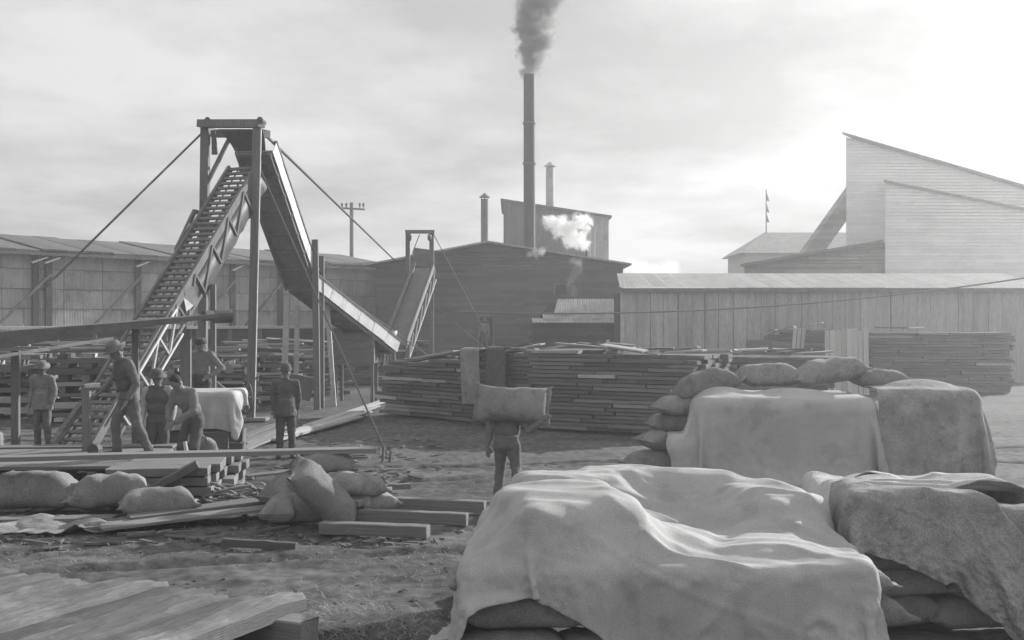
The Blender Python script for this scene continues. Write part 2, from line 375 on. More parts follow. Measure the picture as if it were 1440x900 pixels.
b = MB(); b.box(((598-720)*kx, DM+.5, H+(455-364)*kx), (1.3, 2.6, 1.0), Matrix.Rotation(R(8), 3, 'Y')); b.build('roof_box', m_clap, mill)

# lean-to with overlapping roof sheets
DLn = 54.0; kl = DLn/F
lean = thing('lean_to', ((812-720)*kl, DLn, 0), 'small dark lean-to with three rows of overlapping pale iron roof sheets', 'shed')
lx0, lx1 = (751-720)*kl, (888-720)*kl
lapwall(lx0, lx1, lambda x: H+(455-452)*kl, DLn, 0, m_lean, lean, .18)
b = MB(); b.box(((lx0+lx1)/2, DLn+2.5, 1.3), (lx1-lx0, 4.9, 2.6)); b.build('wall', m_lean, lean)
yr = (0, .75, 1.5, 5.0)
for i in range(3):
    y0, y1 = DLn-.45+yr[i], DLn-.45+yr[i+1]+.2; za, zb = H+.04+yr[i]*.24, H+.04+yr[i+1]*.24+.04; xo = (0, .55, 1.1)[i]; n = 7
    for k in range(n):
        xa, xb = lx0-.1+xo+(lx1-lx0-xo)*k/n, lx0-.1+xo+(lx1-lx0-xo)*(k+.99)/n; me_ = MB(); pts = []
        j = random.uniform(-.1, .1)
        for a in range(13):
            x = xa+(xb-xa)*a/12; wv = .03*math.sin(a*math.pi/1.5)+random.uniform(0, .01); lean_x = .0 if i < 2 else .35*(1-k/n)
            pts.append([Vector((x, y0+j, za+wv+.015*i)), Vector((x+lean_x, y1, zb+wv+.015*i))])
        me_.grid(pts); me_.build('roof_sheet', m_tinroof, lean, True)
b = MB(); b.add([(lx0, DLn, 2.6), (lx1, DLn, 2.6), (lx1, DLn+4.5, 2.6), (lx0, DLn+4.5, 2.6), (lx0+.9, DLn+4.5, 3.55), (lx1, DLn+4.5, 3.55)], [(0, 3, 4), (1, 5, 2), (3, 2, 5, 4)]); b.build('gable_fill', m_lean, lean)

# tall iron-clad block behind, with the stacks
DB = 76.0; kb = DB/F
bx0, bxm, bx1 = (708-720)*kb, (824-720)*kb, (856-720)*kb
def zblk(u): return H+(455-(283+(u-708)*23/148))*kb
block = thing('iron_clad_block', (bxm, DB, 0), 'tall windowless iron-clad block with sloping roof behind the mill gable', 'building')
b = MB(); pts = []
n = 150
for i in range(n+1):
    u = 708+(824-708)*i/n; x = (u-720)*kb; wv = .03*math.sin(i*1.55)
    pts.append([Vector((x, DB+wv, 0)), Vector((x, DB+wv, zblk(u)))])
b.grid(pts); b.build('wall', m_tindk, block, True)
for i in range(5):
    a, c = 824+32*i/5, 824+32*(i+.96)/5; b = MB(); yo = .02*(i % 2)
    b.add([((a-720)*kb, DB+yo-.03, 0), ((c-720)*kb, DB+yo-.03, 0), ((c-720)*kb, DB+yo-.03, zblk(c)), ((a-720)*kb, DB+yo-.03, zblk(a))], [(0, 1, 2, 3)]); b.build('wall_panel', m_tin, block)
b = MB(); b.add([(bx0, DB+.06, 0), (bx0, DB+9, 0), (bx0, DB+9, zblk(708)), (bx0, DB+.06, zblk(708))], [(3, 2, 1, 0)])
b.add([(bx1, DB+.02, 0), (bx1, DB+9, 0), (bx1, DB+9, zblk(856)), (bx1, DB+.02, zblk(856))], [(0, 1, 2, 3)]); b.build('side_wall', m_tindk, block)
b = MB(); pa = [Vector((bx0-.2, DB-.3, zblk(708)+.05)), Vector((bx1+.2, DB-.3, zblk(856)+.0)), Vector((bx1+.2, DB+9.3, zblk(856))), Vector((bx0-.2, DB+9.3, zblk(708)+.05))]
up = [p+Vector((0, 0, .12)) for p in pa]; b.add(pa+up, [(0, 1, 2, 3), (7, 6, 5, 4), (0, 4, 5, 1), (1, 5, 6, 2), (2, 6, 7, 3), (3, 7, 4, 0)]); b.build('roof', m_tindk, block)
def stack(name, u, vt, vb, wpx, d, mt, label, capv=False, bands=(), zb=None):
    k = d/F; x = (u-720)*k; r = wpx*k/2; z1 = H+(455-vt)*k; z0 = H+(455-vb)*k
    t = thing(name, (x, d, z0), label, 'chimney'); b = MB()
    b.lathe([(r*1.04, z0), (r, z0+.3), (r, z1), (r*.86, z1), (r*.86, z1-1.2)], (x, d, 0), 20); b.build('pipe', mt, t, False)
    for v in bands:
        zb_ = H+(455-v)*k; b = MB(); b.lathe([(r, zb_-.06), (r*1.16, zb_-.06), (r*1.16, zb_+.06), (r, zb_+.06)], (x, d, 0), 20); b.build('band', m_iron, t)
    if capv:
        b = MB(); b.lathe([(r*1.5, z1+.12), (.03, z1+.12+r*1.1), (.0, z1+.12+r*1.1)], (x, d, 0), 16); b.lathe([(0, z1+.10), (r*1.5, z1+.10), (r*1.5, z1+.12)], (x, d, 0), 16); b.build('cap', mt, t)
        b = MB()
        for a in range(4): b.tube((x+r*.9*math.cos(a*1.57), d+r*.9*math.sin(a*1.57), z1-.1), (x+r*.9*math.cos(a*1.57), d+r*.9*math.sin(a*1.57), z1+.13), .03, n=5)
        b.build('cap_strut', mt, t)
    return t
stack('smokestack', 744.5, 105, 352, 16.5, 66, m_stack, 'tall dark steel smokestack pouring out black smoke', bands=(173, 230))
stack('vent_pipe', 681.5, 280, 346, 10.5, 66, m_vent, 'dark vent pipe with conical cap on the ridge of the mill', True)
stack('vent_pipe', 773.5, 236, 300, 11.5, 80, m_tin, 'pale tall vent pipe with cap rising behind the block', True)
stack('vent_pipe', 715, 286, 300, 6, 78, m_vent, 'stubby capped vent at the left corner of the iron-clad block roof', True)
stack('steam_pipe', 825, 352, 372, 3.5, 64, m_stack, 'thin pipe on the mill roof letting off white steam')

# ------------------------------------------------------------------ right plank shed
DR = 48.0; kr = DR/F
rsx0, rsx1 = (877-720)*kr, (1480-720)*kr; rz = H+(455-407)*kr
rshed = thing('plank_shed', (rsx0, DR, 0), 'long pale shed of upright planks with low iron roof on the right', 'shed')
b = MB(); b.box(((rsx0+rsx1)/2, DR+2.6, rz/2-.05), (rsx1-rsx0-.1, 5, rz-.1)); b.build('shade_backing', m_shadow, rshed)  # filler behind the planks, interior shade put into its colour
x = rsx0; i = 0
while x < rsx1:
    wd = random.uniform(.55, .68); b = MB(); y = DR+random.uniform(-.012, .012); t = random.uniform(-.012, .012)
    pts = []
    b.add([(x+.012, y, -.1), (x+wd-.012, y, -.1), (x+wd-.012+t, y, rz-.04), (x+.012+t, y, rz-.04), (x+.012, y+.04, -.1), (x+wd-.012, y+.04, -.1), (x+wd-.012+t, y+.04, rz-.04), (x+.012+t, y+.04, rz-.04)],
          [(0, 1, 2, 3), (1, 5, 6, 2), (4, 0, 3, 7), (3, 2, 6, 7)]); b.build('plank', m_plank, rshed); x += wd
b = MB(); b.box((rsx0-.06, DR-.02, rz/2), (.16, .16, rz)); b.build('corner_post', m_woodlt, rshed)
b = MB(); b.box(((rsx0+rsx1)/2, DR-.25, rz-.02), (rsx1-rsx0+.5, .05, .14)); b.build('fascia', m_wood, rshed)
nn = 26
for i in range(nn):
    xa, xb = rsx0-.2+(rsx1-rsx0+.4)*i/nn, rsx0-.2+(rsx1-rsx0+.4)*(i+.97)/nn; b = MB(); pts = []
    for a in range(13):
        xx = xa+(xb-xa)*a/12; wv = .014*math.sin(a*math.pi/1.5); pts.append([Vector((xx, DR-.32, rz+.07+wv)), Vector((xx+(1.4 if i == 0 else 0)*.3, DR+5.4, rz+.95+wv))])
    b.grid(pts); b.build('roof_sheet', m_tinroof, rshed, True)

# ------------------------------------------------------------------ grey clapboard hall, elevator tower, far house
DH = 66.0; kh = DH/F
hx0, hx1 = (1047-720)*kh, (1500-720)*kh
def zhall(x):
    u = x/kh+720; return H+(455-(374-(u-1047)*33/193))*kh if u < 1240 else H+(455-341)*kh
hall = thing('clapboard_hall', (hx0, DH, 0), 'grey clapboard building with roofline climbing towards the tall tower', 'building')
lapwall(hx0, hx1, zhall, DH, 0, m_clapgrey, hall, .2)
b = MB(); b.add([(hx0, DH+.02, 0), (hx1, DH+.02, 0), (hx1, DH+.02, zhall(hx1)), ((1240-720)*kh, DH+.02, zhall((1240-720)*kh)), (hx0, DH+.02, zhall(hx0))], [(0, 1, 2, 3, 4)])
b.add([(hx0, DH+.02, 0), (hx0+2.6, DH+8, 0), (hx0+2.6, DH+8, zhall(hx0)), (hx0, DH+.02, zhall(hx0))], [(3, 2, 1, 0)]); b.build('wall', m_clapgrey, hall)
xa, xb = hx0-.3, (1240-720)*kh; b = MB()
pa = [Vector((xa, DH-.35, zhall(hx0)-.05)), Vector((xb, DH-.35, zhall(xb)+.0)), Vector((xb, DH+3.6, zhall(xb))), Vector((xa+2.6, DH+3.6, zhall(hx0)-.05))]; up = [p+Vector((0, 0, .16)) for p in pa]
b.add(pa+up, [(0, 1, 2, 3), (7, 6, 5, 4), (0, 4, 5, 1), (1, 5, 6, 2), (2, 6, 7, 3), (3, 7, 4, 0)]); b.build('roof', m_tindk, hall)
DT = 70.0; kt = DT/F
tx0, tx1 = (1190-720)*kt, (1530-720)*kt; tsk = 4.2
def ztow(x): u = x/kt+720; return H+(455-(193+(u-1190)*.29))*kt
tower = thing('elevator_tower', (tx0, DT, 0), 'tall pale tower with steeply slanting roof on the far right', 'tower')
lapwall(tx0, tx1, ztow, DT, 0, m_clapglare, tower, .2)
b = MB(); b.add([(tx0, DT+.02, 0), (tx1, DT+.02, 0), (tx1, DT+.02, ztow(tx1)), (tx0, DT+.02, ztow(tx0))], [(0, 1, 2, 3)])
b.add([(tx0, DT+.02, 0), (tx0+tsk, DT+6, 0), (tx0+tsk, DT+6, ztow(tx0)), (tx0, DT+.02, ztow(tx0))], [(3, 2, 1, 0)]); b.add([(tx1, DT+.02, 0), (tx1, DT+6, 0), (tx1, DT+6, ztow(tx1)), (tx1, DT+.02, ztow(tx1))], [(0, 1, 2, 3)]); b.build('wall', m_clapglare, tower)
b = MB(); pa = [Vector((tx0-.35, DT-.35, ztow(tx0-.35)+.04)), Vector((tx1+.3, DT-.35, ztow(tx1+.3)+.04)), Vector((tx1+.3, DT+6, ztow(tx1+.3)+.04)), Vector((tx0+tsk-.35, DT+6, ztow(tx0-.35)+.04))]; up = [p+Vector((0, 0, .14)) for p in pa]
b.add(pa+up, [(0, 1, 2, 3), (7, 6, 5, 4), (0, 4, 5, 1), (1, 5, 6, 2), (2, 6, 7, 3), (3, 7, 4, 0)]); b.build('roof', m_tindk, tower)
ax0, ax1 = (1240-720)*kh, (1530-720)*kh
b = MB()
def zann(x): u = x/kh+720; return H+(455-(258+(u-1240)*.2))*kh
ann = thing('tower_annex', (ax0, DH-.6, 0), 'lower clapboard annex with slanting roof built against the tower front', 'building')
lapwall(ax0, ax1, zann, DH-.6, 0, m_clapglare, ann, .2)
b = MB(); b.add([(ax0, DH-.58, 0), (ax1, DH-.58, 0), (ax1, DH-.58, zann(ax1)), (ax0, DH-.58, zann(ax0))], [(0, 1, 2, 3)]); b.add([(ax0, DH-.58, 0), (ax0+1.9, DT-.05, 0), (ax0+1.9, DT-.05, zann(ax0)), (ax0, DH-.58, zann(ax0))], [(3, 2, 1, 0)]); b.build('wall', m_clapglare, ann)
b = MB(); pa = [Vector((ax0-.15, DH-.8, zann(ax0))), Vector((ax1, DH-.8, zann(ax1))), Vector((ax1, DT-.1, zann(ax1)+.4)), Vector((ax0+1.9, DT-.1, zann(ax0)+.4))]; up = [p+Vector((0, 0, .12)) for p in pa]
b.add(pa+up, [(0, 1, 2, 3), (7, 6, 5, 4), (0, 4, 5, 1), (1, 5, 6, 2), (2, 6, 7, 3), (3, 7, 4, 0)]); b.build('roof', m_tindk, ann)
b = MB(); b.bar(W(1214, 253, DT+1.2), W(1126, 376, DT+1.2), 1.6, 1.0, up=(0, 0, 1)); tag(b.build('enclosed_chute', m_clapgrey), 'enclosed slanting chute running down from the tall tower', 'chute')
DF = 92.0; kf = DF/F
house = thing('far_house', ((1045-720)*kf, DF, 0), 'pale house with light gable roof behind the clapboard hall', 'house')
fx0, fx1 = (1045-720)*kf, (1260-720)*kf; fz = H+(455-356)*kf; fr = H+(455-325)*kf
b = MB(); b.box(((fx0+fx1)/2+.2, DF+4, fz/2), (fx1-fx0-.2, 8, fz)); b.build('wall', m_house, house)
b = MB(); xm = (1076-720)*kf*1.04
pa = [Vector((fx0-.3, DF-.4, fz)), Vector((fx1, DF-.4, fz)), Vector((fx1, DF+4, fr+.22)), Vector((xm, DF+4, fr+.22)), Vector((fx0-.3, DF+8.4, fz)), Vector((fx1, DF+8.4, fz))]
b.add(pa, [(0, 1, 2, 3), (3, 2, 5, 4), (0, 3, 4), (1, 5, 2)]); b.build('roof', m_tinroof, house)
fp = thing('flagpole', W(1077.5, 325, 95), 'thin flagpole with three small pennants on the far house roof', 'flagpole')
b = MB(); b.tube(W(1077.5, 328, 95), W(1077.5, 266, 95), .06, .04, 6); b.build('pole', m_vent, fp)
for v in (271, 287, 301):
    b = MB(); a = W(1078.3, v, 95); c = W(1078.3, v+11, 95); e = W(1082, v+12, 95); b.add([a, c, e, a+Vector((0, .05, 0)), c+Vector((0, .05, 0)), e+Vector((0, .05, 0))], [(0, 1, 2), (5, 4, 3), (0, 3, 4, 1), (1, 4, 5, 2), (2, 5, 3, 0)]); b.build('pennant', m_tindk, fp)
# telegraph pole
tp = thing('utility_pole', G(495, 500), 'wooden utility pole with crossarm behind the iron shed', 'utility pole'); DP = 84.
tp.matrix_basis = Matrix.Translation((W(495, 0, DP).x, DP, 0)); WM[tp.name] = tp.matrix_basis.copy()
b = MB(); p = W(494.5, 285, DP); b.tube((p.x, DP, 0), p, .19, .14, 8); b.build('post', m_post, tp)
b = MB(); b.bar(W(477.5, 292.5, DP-.25), W(513, 294.5, DP-.25), .12, .14); b.build('crossarm', m_post, tp)
for u in (481, 487, 506, 511): b = MB(); q = W(u, 292, DP-.25); b.lathe([(.05, 0), (.05, .12), (.09, .14), (.09, .3), (.03, .36), (0, .36)], q, 8); b.build('insulator', m_iron, tp)

UNIT = boxmesh('board', m_board, .06, 3); UNITLT = boxmesh('board', m_boardlt); UNITBEAM = boxmesh('beam', m_beam); UNITPOST = boxmesh('post', m_post); UNITWOOD = boxmesh('slat', m_wood); UNITPALE = boxmesh('slat', m_woodlt)
# ------------------------------------------------------------------ lumber piles
def lumber(label, A, B, depth, ztop, t=.1, lmin=1.0, lmax=2.6, skew=.0, loose=0, z0=.03, endrows=4, lt=.06):
    """A, B: ends of the front foot line (world xy), depth away from the viewer, ztop(s) top height along s in 0..1"""
    A, B = Vector((A[0], A[1], 0)), Vector((B[0], B[1], 0)); d = (B-A).normalized(); back = Vector((-d.y, d.x, 0)); ln = (B-A).length
    th = thing('lumber_pile', A, label, 'lumber pile', 'lumber piles in the yard')
    core = MB(); z = z0; k = 0
    zmaxall = max(ztop(i/20) for i in range(21))
    while z < zmaxall-.3*t:
        off = random.uniform(-.07, .07); s = random.uniform(-.25, .15)
        while s < ln+.12:
            l_ = random.uniform(lmin, lmax); e = min(s+l_, ln+random.uniform(.0, .22)); mid = (s+e)/2/ln
            if e-s < .15: break
            if ztop(min(1, max(0, mid))) > z+.4*t:
                o_ = back*(random.uniform(-.03, .07)+off*.5); zz_ = Vector((0, 0, z+t/2+random.uniform(-.006, .006)))
                board('board', UNITLT if random.random() < lt else UNIT, th, A+d*s+o_+back*.15+zz_, A+d*(e-.015)+o_+back*.15+zz_+Vector((0, 0, random.uniform(-.008, .008))), random.uniform(.26, .32), t*.86)
            s = e+random.uniform(0, .03)
        nrow = max(1, int((depth-.35)/.3))
        for r_ in range(nrow):
            o_ = back*(.35+.3*(r_+.5)); j0, j1 = random.uniform(-.15, .12), random.uniform(-.08, .2); seg = 5
            for q in range(seg):
                if ztop((q+.5)/seg) > z+.3*t:
                    a_, b_ = ln*q/seg+(j0 if q == 0 else 0), ln*(q+1)/seg+(j1 if q == seg-1 else -.01)
                    core.bar(A+d*a_+o_+Vector((0, 0, z+t/2)), A+d*b_+o_+Vector((0, 0, z+t/2)), .28, t*.9)
        z += t; k += 1
    tag(core.build('inner_boards', m_board, th), kind='stuff')
    for i in range(loose):
        s = random.uniform(0, .8); e = min(1.03, s+random.uniform(.15, .4)); y = random.uniform(.05, depth-.2)
        za, zb = ztop(min(1, s))+.07+random.uniform(0, .1), ztop(min(1, e))+.07+random.uniform(0, .16)
        ya = y+random.uniform(-.3, .3)
        board('loose_board', UNITLT if random.random() < .5 else UNIT, th, A+d*ln*s+back*y+Vector((0, 0, za)), A+d*ln*e+back*ya+Vector((0, 0, zb)), random.uniform(.15, .28), .045, roll=random.uniform(-.15, .15))
    return th
lumber('long dark lumber pile behind the sack carrier, rising to a ridge of loose boards', G(536, 583)[:2], G(748, 603)[:2], 2.4, lambda s: 1.32+.6*s+.05*math.sin(s*19), .105, .8, 2.2, loose=16)
lumber('neat dark lumber pile with sunlit board ends beside the sack-covered stack', G(752, 604)[:2], G(975, 616)[:2], 2.4, lambda s: 1.93-.12*s-.05*(s > .6)+.03*math.sin(s*23), .095, .9, 2.4, loose=12)
lumber('low lumber pile showing just above the rounded sacks', W(985, 455, 31)[:2], W(1165, 455, 30)[:2], 2.4, lambda s: 1.62+.04*math.sin(s*15), .1, .8, 2.2, loose=10)
lumber('stepped dark lumber pile against the plank shed', W(1050, 455, 44)[:2], W(1163, 455, 43)[:2], 2.2, lambda s: 1.75+.62*min(1, s*1.6)*(s < .75)+.62*(s >= .75), .11, .8, 2.2, loose=4)
lumber('squared lumber pile at the right edge before the plank shed', W(1222, 455, 41)[:2], W(1420, 455, 40)[:2], 2.2, lambda s: 2.25, .11, .8, 2.2, loose=2)
# boards stood upright against the right piles
ub = thing('upright_boards', W(1190, 455, 39.3)*1, 'row of pale boards stood upright against the lumber pile', 'boards'); 
ub.matrix_basis = Matrix.Translation((11.9, 39.4, 0)); WM[ub.name] = ub.matrix_basis.copy()
for i in range(8):
    u = 1162+i*7.8; p = W(u+2, 455, 39.2); q = W(u+1.5, 462+random.uniform(-2, 4), 39.9)
    board('board', UNITLT, ub, (p.x, 39.2, 0), (q.x, 39.95, q.z), .185 if i % 3 else .16, .035, up=(0, -1, 0))
ub2 = thing('leaning_boards', (10.9, 43, 0), 'three narrow pale boards leaning on the stepped lumber pile', 'boards')
for i, u in enumerate((1114, 1120, 1126)):
    p = W(u-3, 455, 42.2); q = W(u+4, 461+i, 42.9); board('board', UNITLT, ub2, (p.x, 42.2, 0), (q.x, 42.85, q.z), .13, .04, up=(0, -1, 0))
# crib-stacked piles on the left, under and before the deck
def crib(label, c, ang, lx, ly, layers, t=.15, lt=.33, per=5):
    th = thing('tie_pile', (c[0], c[1], 0), label, 'lumber pile', 'lumber piles in the yard')
    ca, sa = Vector((math.cos(ang), math.sin(ang), 0)), Vector((-math.sin(ang), math.cos(ang), 0)); c = Vector((c[0], c[1], 0)); z = .02
    for k in range(layers):
        tt = t*random.uniform(.55, 1.25); n = per if k % 2 else max(3, per-1)
        for i in range(n):
            f = (i/(n-1)-.5)*.94+random.uniform(-.02, .02); zc = Vector((0, 0, z+tt/2)); j0, j1 = random.uniform(-.35, .3), random.uniform(-.35, .3)
            if random.random() < .12: continue
            if k % 2: p, q = c-ca*(lx/2+j0)+sa*ly*f+zc, c+ca*(lx/2+j1)+sa*(ly*f+random.uniform(-.18, .18))+zc
            else: p, q = c-sa*(ly/2+j0)+ca*lx*f+zc, c+sa*(ly/2+j1)+ca*(lx*f+random.uniform(-.18, .18))+zc
            board('tie', UNITLT if random.random() < lt else UNIT, th, p, q, random.uniform(.14, .24), tt*.93)
        z += tt
    for i in range(6):
        p = c-ca*lx*random.uniform(.2, .6)+sa*ly*random.uniform(-.5, .5)+Vector((0, 0, z+.05+.05*i)); q = p+ca*lx*random.uniform(.5, 1.0)+sa*random.uniform(-.3, .3)+Vector((0, 0, random.uniform(-.06, .08)))
        board('loose_board', UNITLT if random.random() < .5 else UNIT, th, p, q, .2, .05)
    return th
crib('pile of crossed ties at the far left under the conveyor boom', (-14.2, 30.5), R(14), 2.6, 1.8, 12, per=6)
crib('pile of crossed ties behind the man in the pale coat', (-11.3, 29.6), R(12), 2.7, 1.8, 13, per=6)
crib('pile of crossed ties right behind the slatted conveyor foot', (-8.6, 31.5), R(10), 2.2, 1.8, 13, per=6)
crib('pile of crossed ties between the two tower posts', (-8.3, 35.8), R(10), 2.6, 1.8, 12, per=6)
crib('pile of crossed ties right of the near tower post', (-7.6, 39.5), R(20), 3.2, 1.8, 12, per=6, lt=.3)
crib('pile of crossed ties furthest left before the iron shed', (-17.6, 38), R(25), 3.0, 1.8, 13, per=6)
crib('pile of crossed ties behind the others before the iron shed', (-14.3, 40), R(25), 3.0, 1.8, 13, per=6, lt=.3)
lumber('dark lumber pile beyond the tower under the shed deck', (-11.5, 44), (-3.5, 47), 2.0, lambda s: 1.7+.1*math.sin(s*9), .12, 1, 3, loose=8)

# ------------------------------------------------------------------ big elevator: gantry, slatted conveyor, tin-sided trough
gan = thing('elevator_gantry', (-7.5, 29, 0), 'tall timber gantry carrying the top of the two conveyors', 'gantry')
prt, prb = W(362, 176, 29), W(352.5, 588, 29); plt = W(289, 176, 30); plb = Vector((plt.x-.1, 30, 0)); prb.z = 0
b = MB(); b.bar(prb, prt, .2, .2, up=(0, 1, 0)); b.build('post', m_post, gan)
b = MB(); b.bar(plb, plt, .22, .22, up=(0, 1, 0)); b.build('post', m_post, gan)
b = MB(); b.bar(prt+Vector((.105, -.06, 0)), prb+Vector((.105, -.06, 0)), .03, .06, up=(0, 1, 0)); b.build('post_lit_edge', m_woodlt, gan)  # pale strip added for the sunlit right edge of the post
b = MB(); b.bar(plt+Vector((-.12, -.1, .02)), prt+Vector((.14, -.1, .02)), .26, .2); b.build('crossbeam', m_post, gan)
b = MB(); b.bar(plt+Vector((.0, .75, -.1)), prt+Vector((.1, .75, -.1)), .22, .2); b.build('crossbeam', m_post, gan)
b = MB(); b.bar(plt+Vector((0, -.1, -.0)), plt+Vector((0, .8, -.08)), .18, .16); b.build('side_beam', m_post, gan)
for q in (plt, prt): b = MB(); b.tube(q+Vector((.12, -.25, .1)), q+Vector((.12, .2, .1)), .08, n=10); b.build('pulley', m_iron, gan)
b = MB(); b.bar(W(324, 192, 29.9), W(289, 262, 29.9), .1, .1); b.build('brace', m_post, gan)
b = MB(); b.bar(W(289, 320, 29.9), W(357, 302, 29.1), .1, .12); b.build('crossbrace', m_post, gan)
b = MB(); b.tube(plt+Vector((.22, -.02, -.15)), plt+Vector((.26, -.02, -.8)), .06, .09, 7); b.build('hanging_rope_coil', m_rope, gan)
# hood: curved dark belt sheet joining trough to conveyor
hp = []
for i in range(13):
    t = i/12.
    c = Vector((-6.98, 29.2, 7.75)).lerp(Vector((-7.0, 29.35, 6.55)), t); c.x += -.14*math.sin(t*math.pi)*0; hw = .62-.3*t**.7
    hp.append([c+Vector((-hw-.25*(1-t)**3, .1+.25*math.sin(t*3), 0)), c+Vector((0, .2+.3*math.sin(t*3), .02)), c+Vector((.35, .1+.25*math.sin(t*3), 0))])
b = MB(); b.grid(hp); o = b.build('hood', m_iron, gan, True); sol = o.modifiers.new('s', 'SOLIDIFY'); sol.thickness = .03
b = MB(); wc = prb+Vector((-.02, -.32, .62))
for i in range(20):
    a, c = 2*math.pi*i/20, 2*math.pi*(i+1)/20; b.tube(wc+Vector((.16*math.cos(a), -.12*math.cos(a), .40*math.sin(a))), wc+Vector((.16*math.cos(c), -.12*math.cos(c), .40*math.sin(c))), .028, n=6, cap=False)
for i in range(3): a = math.pi*i/3; v_ = Vector((.16*math.cos(a), -.12*math.cos(a), .4*math.sin(a))); b.tube(wc-v_, wc+v_, .016, n=5)
wh = b.build('hand_wheel', m_iron, gan); b = MB(); b.tube(wc+Vector((.1, -.2, 0)), prb+Vector((0, .0, .62)), .035, n=6); b.build('axle', m_iron, wh)
b = MB(); b.box(prb+Vector((0, 0, .04)), (.9, .5, .08)); b.build('foot_plate', m_beam, gan)
b = MB(); b.bar(prb+Vector((-.9, -.1, 1.0)), prb+Vector((0, -.1, .3)), .1, .1); b.build('foot_brace', m_post, gan)
b = MB(); b.tube(prb+Vector((-1.6, -.05, 1.18)), prb+Vector((.2, -.05, 1.12)), .035, n=6); b.build('shaft', m_iron, gan)

def local_frame(p0, p1):
    ax = (p1-p0).normalized(); hz = Vector((ax.x, ax.y, 0)).normalized(); side = Vector((-hz.y, hz.x, 0)); 
    nrm = side.cross(ax) if side.cross(ax).z > 0 else ax.cross(side)
    return ax, side, nrm.normalized()
# slatted conveyor (towards the viewer, down left)
c0, c1 = W(342, 236, 29.3), W(108, 618, 22.9); c1.z = .02
ax, sd_, nr = local_frame(c0, c1)
if sd_.x < 0: sd_ = -sd_
ln = (c1-c0).length
conv = thing('slat_conveyor', (c1.x, c1.y, 0), 'slatted inclined conveyor running down from the gantry towards the workers', 'conveyor')
hw = .40
for s in (-1, 1):
    b = MB(); b.bar(c0+sd_*s*hw, c1+sd_*s*hw, .07, .2, up=nr); b.build('rail', m_post, conv)
    b = MB(); b.bar(c0+sd_*s*hw-nr*.62, c1+sd_*s*hw-nr*.5, .06, .08, up=nr); b.build('lower_chord', m_post, conv)
ns = 46
for i in range(ns):
    p = c0+ax*(ln*(i+.4)/ns)+nr*.03; board('slat', UNITWOOD, conv, p-sd_*(hw-.05), p+sd_*(hw-.05), .085, .05, up=nr, roll=random.uniform(-.1, .1))
for off in (-.13, .13):
    b = MB(); b.bar(c0+sd_*off-nr*.02, c1+sd_*off-nr*.02, .025, .03, up=nr); b.build('drive_chain', m_iron, conv)
nb = 9
for i in range(nb):
    a, c = ln*i/nb, ln*(i+1)/nb
    p, q = c0+ax*a+sd_*(hw+.045), c0+ax*c+sd_*(hw+.045)-nr*.58
    pale = i >= 5  # lower members get paler wood, sunlight put into their colour
    board('truss_diagonal', UNITPALE if pale else UNITWOOD, conv, p, q, .05, .06)
    board('truss_upright', UNITPALE if pale else UNITWOOD, conv, q, q+nr*.58, .05, .06)
b = MB(); b.bar(c0+ax*5.4+sd_*(hw+.09), c1-ax*.6+sd_*(hw+.09), .02, .05, up=nr); b.build('lit_strip', m_white, conv)  # this and the next bright strip paint the lit lines along the side
b = MB(); b.bar(c0+ax*5.6+sd_*(hw+.08)-nr*.6, c1-ax*1.4+sd_*(hw+.08)-nr*.55, .03, .05, up=nr); b.build('lit_strip', m_white, conv)
b = MB(); e0 = c0+sd_*(hw+.02)-nr*.12; e1 = c0+ax*4.3+sd_*(hw+.02)-nr*.12
pts = []
for i in range(25):
    t = i/24; p = e0.lerp(e1, t); dp = .56+.02*math.sin(i*2.1)+random.uniform(-.02, .02); pts.append([p, p-nr*dp*.5+sd_*.015*math.sin(i), p-nr*dp+sd_*.01])
b.grid(pts); o = b.build('side_apron', m_iron, conv, True); o.modifiers.new('s', 'SOLIDIFY').thickness = .015
b = MB(); e0 = W(262, 395, 26.4)
b.grid([[W(258, 418, 25.9), W(268, 400, 26), W(276, 408, 26.1)], [W(262, 438, 25.9), W(272, 430, 26.1), W(280, 425, 26.2)]]); o = b.build('torn_tin_flap', m_white, conv); o.modifiers.new('s', 'SOLIDIFY').thickness = .01
b = MB(); b.bar(W(274, 296, 28.6), W(248, 352, 28.0), .09, .1); b.bar(W(274, 297, 28.6), W(287, 302, 28.7), .09, .1); b.build('side_handrail', m_post, conv)
for (u, v, d) in ((300, 400, 27.0), (258, 398, 26.5)):
    b = MB(); p = W(u, v, d); b.bar((p.x, p.y, 0), p, .12, .12, up=(0, 1, 0)); b.build('leg', m_post, conv)
